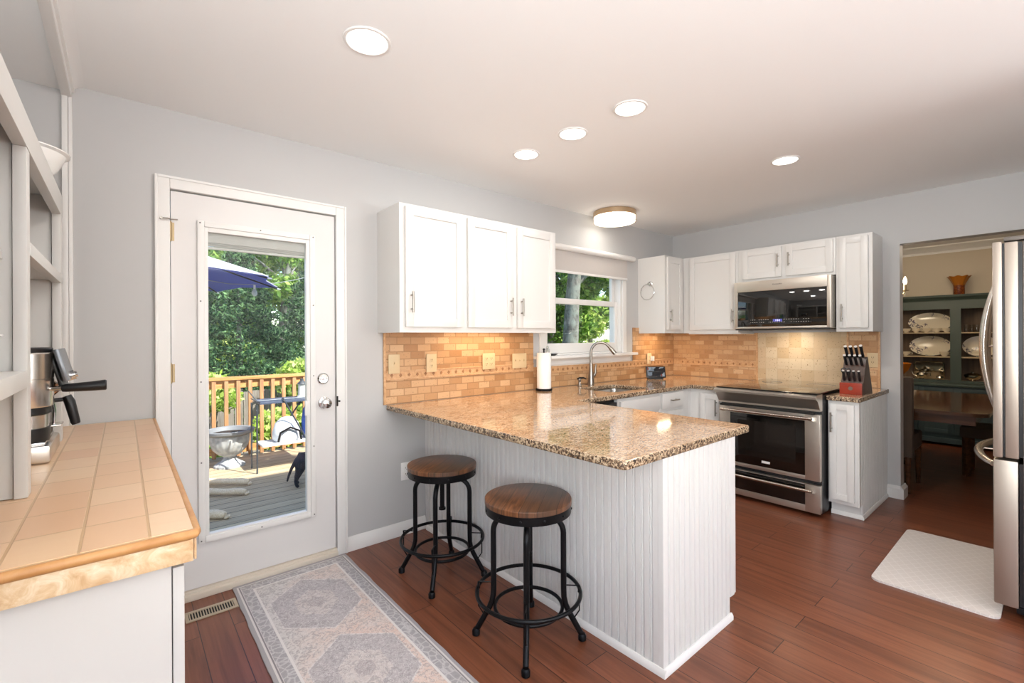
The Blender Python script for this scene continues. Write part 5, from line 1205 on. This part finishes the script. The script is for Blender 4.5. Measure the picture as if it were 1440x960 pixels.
bm = B(); ap = bm.verts.new((ucx, ucy, uz + .012)); tv = [bm.verts.new(q + Vector((0, 0, .012))) for q in tips]
for k in range(8):
    A_, B_ = tips[k], tips[(k+1) % 8]; md = (A_ + B_)/2; mv = bm.verts.new(md + (Vector((ucx, ucy, ue)) - md)*.06 + Vector((0, 0, .032)))
    bm.faces.new((ap, tv[k], mv)); bm.faces.new((ap, mv, tv[(k+1) % 8]))
obj('sunlit_outer_side', bm, sailcloth('sunlit_canopy_fabric', 'D4D6DC', 'E2E3E6', .35), cnp)  # pale layer over the navy, sun glare put into its colour
bm = B(); box(bm, 0, .001, 0, .001, 0, .001); bm.clear()
for q in tips: 
    d_ = (top - q).normalized(); rod(bm, q - Vector((0, 0, .016)), top - Vector((0, 0, .05)), .009)
    rod(bm, (q + top)/2 - Vector((0, 0, .03)), (ucx, ucy, 1.75), .006)
obj('ribs', bm, MT['blackmet'], um)
bm = B()
for q in tips: d_ = (q - Vector((ucx, ucy, ue))).normalized(); cyl(bm, q - d_*.01 - Vector((0, 0, .014)), q + d_*.03 - Vector((0, 0, .018)), .010, .007, seg=8)
obj('rib_tips', bm, plain('rib_tip_grey', '9AA0A8', .4), um)
bm = B(); cyl(bm, (ucx, ucy, DZ + .04), (ucx, ucy, uz + .04), .022, seg=16); lathe(bm, (ucx, ucy, uz + .03), [(.03, 0), (.03, .02), (0, .05)], 14); obj('pole', bm, MT['blackmet'], um)
bm = B(); lathe(bm, (ucx, ucy, DZ), [(.24, 0), (.25, .02), (.22, .05), (.05, .07), (.03, .25), (0, .25)], 30); obj('base', bm, MT['blackmet'], um)
# string light
sl = thing('string_lights', 'outdoor string light wire with hanging clear bulbs', 'string lights', (1.3, 5.9, 2.0))
pts = [(1.28 + i*.20, 6.30 + i*.02, 1.96 + .035*i + .006*i*i) for i in range(12)]
bm = B(); tube(bm, [(.6, 6.25, 1.99), (.95, 6.28, 1.95)] + pts, .004, 6); obj('wire', bm, plain('wire_grey', '8A8F90', .5), sl)
gb_ = plain('pale_bulb', 'E4ECF0', .08, 0, trans=.3)
for q in ((1.22, 6.28, 1.955), (2.06, 6.37, 2.19)):
    bm = B(); cyl(bm, q, (q[0], q[1], q[2] - .05), .012, seg=10); so_ = obj('socket', bm, MT['white'], sl)
    bm = B(); lathe(bm, (q[0], q[1], q[2] - .14), [(0, 0), (.018, .006), (.032, .03), (.030, .055), (.014, .09), (0, .09)], 16); obj('bulb', bm, gb_, so_)
# ---- dogs
def skin(name, V, E_, mat, parent, sub=2, root=0):
    me = bpy.data.meshes.new(name); off = wloc(parent); me.from_pydata([tuple(Vector(v[0]) - off) for v in V], E_, [])
    o = bpy.data.objects.new(name, me); COL.objects.link(o)
    md = o.modifiers.new('s', 'SKIN'); md.use_smooth_shade = True
    for i, v in enumerate(V):
        r = v[1]; me.skin_vertices[0].data[i].radius = (r, r) if not isinstance(r, tuple) else r
    me.skin_vertices[0].data[root].use_root = True
    s = o.modifiers.new('u', 'SUBSURF'); s.levels = sub; s.render_levels = sub
    bpy.context.view_layer.update(); m2 = bpy.data.meshes.new_from_object(o.evaluated_get(bpy.context.evaluated_depsgraph_get())); bpy.data.objects.remove(o)
    m2.materials.clear(); m2.materials.append(mat); m2.polygons.foreach_set('use_smooth', [True]*len(m2.polygons))
    o = bpy.data.objects.new(name, m2); COL.objects.link(o); o.parent = parent; return o
def furmat(name, a, b): 
    t = NT(name); n = t.noise(1, 4, t.mp((90, 90, 90)), .6, .2); t.base(t.ramp(n, (.3, a), (.7, b))).set(rough=.9); t.bump(n, .15, .004); return t.m
tan = furmat('tan_fur', 'CDB593', 'E6D6BC')
dg = thing('tan_dog', 'tan dog lying on the deck, legs stretched out past the door', 'dog', (.0, 5.0, DZ))
G = DZ
V = [((.10, 5.35, G + .13), .13), ((-.02, 5.08, G + .14), .15), ((-.10, 4.78, G + .14), .16), ((-.15, 4.52, G + .15), .13), ((-.20, 4.32, G + .18), .085), ((-.24, 4.16, G + .20), .085), ((-.20, 4.03, G + .17), .045), ((-.17, 3.96, G + .16), .035),
     # hind legs
     ((.26, 5.40, G + .115), .085), ((.46, 5.50, G + .085), .055), ((.62, 5.44, G + .05), .034), ((.80, 5.30, G + .045), .030), ((.90, 5.235, G + .042), .034), ((.955, 5.20, G + .034), .026),
     ((.26, 5.25, G + .09), .075), ((.44, 5.20, G + .06), .050), ((.58, 5.10, G + .045), .033), ((.72, 4.98, G + .040), .029), ((.82, 4.92, G + .040), .033), ((.875, 4.885, G + .032), .025),
     # front leg
     ((.05, 4.62, G + .10), .07), ((.22, 4.62, G + .07), .045), ((.38, 4.58, G + .045), .034), ((.50, 4.47, G + .040), .034), ((.575, 4.40, G + .040), .040), ((.635, 4.35, G + .030), .028),
     ((.02, 4.50, G + .16), .06), ((.15, 4.42, G + .10), .04), ((.24, 4.32, G + .045), .032), ((.31, 4.25, G + .03), .028),
     # tail
     ((.10, 5.56, G + .09), .05), ((.02, 5.74, G + .05), .03), ((-.10, 5.86, G + .03), .02)]
E_ = [(0, 1), (1, 2), (2, 3), (3, 4), (4, 5), (5, 6), (6, 7), (0, 8), (8, 9), (9, 10), (10, 11), (11, 12), (12, 13), (0, 14), (14, 15), (15, 16), (16, 17), (17, 18), (18, 19), (3, 20), (20, 21), (21, 22), (22, 23), (23, 24), (24, 25), (3, 26), (26, 27), (27, 28), (28, 29), (0, 30), (30, 31), (31, 32)]
skin('body', V, E_, tan, dg, root=1)
for s in (-1, 1):
    bm = B(); box(bm, -.245 + s*.06, -.225 + s*.06, 4.14, 4.20, G + .20, G + .30, .008, rot=Matrix.Rotation(s*.35, 3, 'Y')); obj('ear', bm, tan, dg)
bm = B(); lathe(bm, (-.168, 3.935, G + .16), [(0, -.012), (.013, 0), (0, .012)], 10); obj('nose', bm, MT['black'], dg)
# three toes lines on the nearer paws
bm = B()
for (px_, py_, dx, dy) in ((.655, 4.335, .8, -.6), (.975, 5.19, .85, -.5), (.895, 4.875, .85, -.5)):
    dv = Vector((dx, dy, 0)).normalized(); sv = Vector((-dv.y, dv.x, 0))
    for k in (-1.5, -.5, .5, 1.5): q = Vector((px_, py_, G + .020)) + sv*k*.013 - dv*abs(k)*.006; lathe(bm, q - dv*.010, [(0, -.016), (.012, -.008), (.013, .004), (0, .014)], 10, sx=1)
obj('toes', bm, tan, dg)
blk = furmat('black_fur', '121319', '2C2E38')
d2 = thing('black_dog', 'small black dog standing on the deck, half behind the door', 'dog', (1.45, 4.85, DZ))
V = [((1.34, 4.84, G + .23), .075), ((1.45, 4.88, G + .235), .08), ((1.58, 4.93, G + .24), .09), ((1.66, 4.97, G + .28), .06), ((1.73, 5.00, G + .33), .058), ((1.80, 5.03, G + .31), .032),
     ((1.325, 4.795, G + .19), .055), ((1.30, 4.78, G + .13), .030), ((1.275, 4.775, G + .075), .018), ((1.285, 4.772, G + .022), .018), ((1.305, 4.77, G + .013), .014),
     ((1.345, 4.885, G + .19), .055), ((1.335, 4.90, G + .13), .030), ((1.31, 4.90, G + .075), .018), ((1.32, 4.90, G + .022), .018), ((1.34, 4.90, G + .013), .014),
     ((1.60, 4.885, G + .16), .038), ((1.60, 4.88, G + .08), .020), ((1.60, 4.88, G + .020), .017), ((1.62, 4.88, G + .013), .014),
     ((1.58, 4.985, G + .16), .038), ((1.58, 4.99, G + .08), .020), ((1.58, 4.99, G + .020), .017), ((1.60, 4.99, G + .013), .014),
     ((1.285, 4.815, G + .245), .026), ((1.245, 4.80, G + .20), .015), ((1.215, 4.79, G + .13), .011), ((1.20, 4.785, G + .08), .008)]
E_ = [(0, 1), (1, 2), (2, 3), (3, 4), (4, 5), (0, 6), (6, 7), (7, 8), (8, 9), (9, 10), (0, 11), (11, 12), (12, 13), (13, 14), (14, 15), (2, 16), (16, 17), (17, 18), (18, 19), (2, 20), (20, 21), (21, 22), (22, 23), (0, 24), (24, 25), (25, 26), (26, 27)]
skin('body', V, E_, blk, d2, root=1)
for s in (-1, 1): bm = B(); lathe(bm, (1.72 - s*.02, 5.0 + s*.05, G + .33), [(0, -.05), (.018, -.02), (.014, .03), (0, .045)], 10, sx=.5); obj('ear', bm, blk, d2)

# ---- trees
def leaves_mesh(name, pts, size, mat, parent, seed, flat=.5):
    rg_ = np.random.default_rng(seed); n = len(pts); P_ = np.asarray(pts) - np.array(wloc(parent))
    a = rg_.normal(size=(n, 3)); a /= np.linalg.norm(a, axis=1)[:, None]; b = np.cross(a, rg_.normal(size=(n, 3))); b /= np.linalg.norm(b, axis=1)[:, None]
    s = size*rg_.uniform(.6, 1.3, (n, 1)); ax = a*s; bx_ = b*s*flat
    quad = np.stack([P_ - ax, P_ + bx_, P_ + ax, P_ - bx_], 1).reshape(-1, 3)
    me = bpy.data.meshes.new(name); me.vertices.add(4*n); me.vertices.foreach_set('co', quad.ravel().astype(np.float32))
    me.loops.add(4*n); me.loops.foreach_set('vertex_index', np.arange(4*n, dtype=np.int32)); me.polygons.add(n)
    me.polygons.foreach_set('loop_start', np.arange(0, 4*n, 4, dtype=np.int32)); me.polygons.foreach_set('loop_total', np.full(n, 4, dtype=np.int32))
    me.update(); me.validate(); me.materials.append(mat); o = bpy.data.objects.new(name, me); COL.objects.link(o); o.parent = parent; return o
def blob_points(centres, n, seed, shell=.55):
    rg_ = np.random.default_rng(seed); out = []; w = np.array([c_[3]**2 for c_ in centres]); w = w/w.sum()
    for c_, k in zip(centres, (w*n).astype(int)):
        d = rg_.normal(size=(k, 3)); d /= np.linalg.norm(d, axis=1)[:, None]; r = c_[3]*(shell + (1 - shell)*rg_.random((k, 1)))
        out.append(np.array(c_[:3]) + d*r*np.array([1, 1, c_[4] if len(c_) > 4 else .8]))
    return np.concatenate(out)
GR = -1.15
def broad_tree(label, x, y, h, crown_r, crown_z, n, leaf, seed, mat, tr=.12, lean=(0, 0), nb=11, name='broadleaf_tree', grp=None, spread=1.0):
    t = thing(name, label, 'tree', (x, y, GR), grp); rs = random.Random(seed)
    bm = B(); pts = [(x + lean[0]*k/6, y + lean[1]*k/6, GR + h*k/6*.92) for k in range(7)]; tube(bm, pts, [tr*(1.15 - .9*(k/6)**1.3) for k in range(7)], 14)
    cs = []
    for k in range(nb):
        a = rs.uniform(0, 2*PI); rr_ = crown_r*math.sqrt(rs.random())*spread; zz = crown_z + rs.uniform(-.9, 1.0)*crown_r*.75
        q = Vector((x + lean[0]*.6 + rr_*math.cos(a), y + lean[1]*.6 + rr_*math.sin(a), zz)); cs.append((q.x, q.y, q.z, crown_r*rs.uniform(.28, .45), .7))
        b0 = Vector((x + lean[0]*.5, y + lean[1]*.5, max(GR + h*.3, zz - crown_r*.6))); tube(bm, [b0, b0.lerp(q, .5) + Vector((0, 0, .1)), q], [tr*.35, tr*.22, tr*.1], 6)
    obj('trunk', bm, MT['bark'], t); leaves_mesh('foliage', blob_points(cs, n, seed, .35), leaf, mat, t, seed)
    return t
def conifer(label, x, y, h, r, n, seed, mat=None, base=.0, grp=None):
    t = thing('evergreen_tree', label, 'tree', (x, y, GR), grp); rg_ = np.random.default_rng(seed)
    bm = B(); cyl(bm, (x, y, GR), (x, y, GR + h*.97), .10, .015, 10); obj('trunk', bm, MT['bark'], t)
    tt = rg_.random(n)**.75; zz = GR + h*(1 - tt*.97) + base; lay = .06*h*(1 - tt)
    ang = rg_.random(n)*2*PI; lobes = 1 + .16*np.sin(ang*7 + zz*5) + .15*np.sin(zz*16)
    rad = r*tt**.85*lobes*(.45 + .55*np.sqrt(rg_.random(n))); zz = zz - rad*.22
    leaves_mesh('foliage', np.stack([x + rad*np.cos(ang), y + rad*np.sin(ang), zz], 1), .05, mat or MT['needle'], t, seed, .35); return t
gA = 'trees beyond the deck railing'
conifer('dense evergreen at the middle of the patio door view', 2.05, 12.2, 4.9, 1.75, 34000, 1, grp=gA)
conifer('evergreen with lighter tips at the right of the door view', 4.1, 13.6, 5.0, 1.7, 26000, 2, grp=gA)
conifer('dark evergreen behind the urn at the left of the door view', .1, 14.4, 3.3, 1.7, 28000, 3, grp=gA)
conifer('short blue-green evergreen just beyond the fence', 1.2, 11.2, 2.7, .85, 12000, 4, grp=gA)
broad_tree('tall leafy tree behind the umbrella, left of the door view', 1.2, 18.5, 6.0, 2.2, 2.2, 24000, .10, 11, MT['leaf'], .14, grp=gA, nb=18)
broad_tree('leafy tree with forked trunk high in the door view', 4.2, 18.5, 8.5, 2.0, 4.0, 7000, .10, 12, MT['leaf'], .15, (.8, 0), grp=gA, nb=14)
broad_tree('slim pale-trunked tree at the right edge of the door view', 2.95, 10.3, 5.6, .8, 3.3, 4500, .06, 13, MT['leaf'], .035, (.1, 0), 7, grp=gA)
broad_tree('bright yellow-green tree behind the evergreens', 1.4, 19.5, 6.5, 2.6, 1.9, 26000, .13, 14, MT['leafy'], .14, grp=gA, nb=16)
broad_tree('large back row tree filling the right of the door view', 7.6, 22.5, 9.0, 3.6, 4.0, 34000, .13, 15, MT['leaf'], .18, grp=gA, nb=18)
broad_tree('wide low tree at the far back of the door view', 5.8, 29.5, 7.0, 3.6, 2.2, 30000, .16, 16, MT['leaf'], .18, grp=gA, nb=18)
def bush(label, x, y, r, z, n, seed, mat, grp='bushes beyond the railing'):
    t = thing('leafy_bush', label, 'bush', (x, y, GR), grp); rs = random.Random(seed); cs = [(x + rs.uniform(-.6, .6)*r, y + rs.uniform(-.4, .4)*r, z + rs.uniform(-.4, .3)*r, r*rs.uniform(.45, .7), .8) for _ in range(6)]
    bm = B()
    for c_ in cs: tube(bm, [(x, y, GR), ((x + c_[0])/2, (y + c_[1])/2, (GR + c_[2])/2 + .1), (c_[0], c_[1], c_[2])], .015, 6)
    obj('stems', bm, MT['bark'], t); leaves_mesh('foliage', blob_points(cs, n, seed, .3), .05, mat, t, seed, .6)
bush('low green bush behind the left balusters', .8, 8.5, .62, -.55, 6000, 21, MT['leaf'])
bush('bright bush behind the folding table', 2.05, 8.4, .62, -.25, 8000, 22, MT['leafy'])
bush('leafy bush at the right end of the railing view', 3.45, 8.6, .75, -.15, 8000, 23, MT['leaf'])
bush('yellow-green bush just above the rail at right', 2.75, 9.4, .55, .55, 5000, 24, MT['leafy'])
bush('pale green bush just above the rail at left', 1.05, 9.3, .50, .45, 4000, 25, MT['leafy'])
# seen through the sink window
gW = 'trees outside the sink window'
t = thing('large_tree', 'thick grey-barked tree trunk outside the sink window', 'tree', (8.5, 8.0, GR), gW)
bm = B(); tube(bm, [(8.45, 8, GR), (8.5, 8, .2), (8.7, 8, 1.3), (8.76, 8, 2.2), (8.86, 8, 3.0), (9.05, 8, 5.0)], [.24, .22, .20, .18, .17, .13], 20); tube(bm, [(8.8, 8, 2.6), (9.6, 7.8, 3.3), (10.4, 7.7, 3.6)], [.10, .07, .03], 10); obj('trunk', bm, MT['bark'], t)
cs = [(9.6, 8.2, 3.7, 1.1, .6), (10.6, 7.8, 3.3, 1.0, .6), (8.2, 8.4, 3.9, 1.2, .6), (11.3, 8.3, 2.9, .8, .6), (9.9, 8.6, 2.7, .6, .6)]; leaves_mesh('foliage', blob_points(cs, 12000, 31, .3), .08, MT['leaf'], t, 31)
broad_tree('dark leafy tree behind the thick trunk', 12.5, 12.5, 6.5, 2.6, 3.2, 24000, .10, 32, MT['leaf'], .16, grp=gW)
broad_tree('leafy tree at the left of the sink window view', 11.3, 13.8, 6.5, 2.6, 2.6, 18000, .10, 33, MT['leaf'], .16, grp=gW)
broad_tree('tree at the right of the sink window view', 16.5, 11.5, 6.5, 2.6, 3.8, 22000, .11, 34, MT['leaf'], .16, grp=gW)
broad_tree('distant yellow-green tree low in the sink window view', 19.5, 16.5, 5.5, 2.8, 1.8, 18000, .13, 35, MT['leafy'], .16, grp=gW)
broad_tree('tall back tree beyond the sink window', 17.0, 18.5, 8.5, 3.6, 4.8, 18000, .15, 36, MT['leaf'], .2, grp=gW)
conifer('young bluish evergreen left of the thick trunk', 8.9, 11.2, 2.4, .9, 8000, 37, grp=gW)
bush('sunlit shrub beside the thick trunk', 12.7, 10.4, 1.0, .7, 9000, 38, MT['leafy'], 'shrubs outside the sink window')
bush('low shrub at the right of the sink window', 15.4, 10.2, 1.1, .6, 8000, 39, MT['leafy'], 'shrubs outside the sink window')
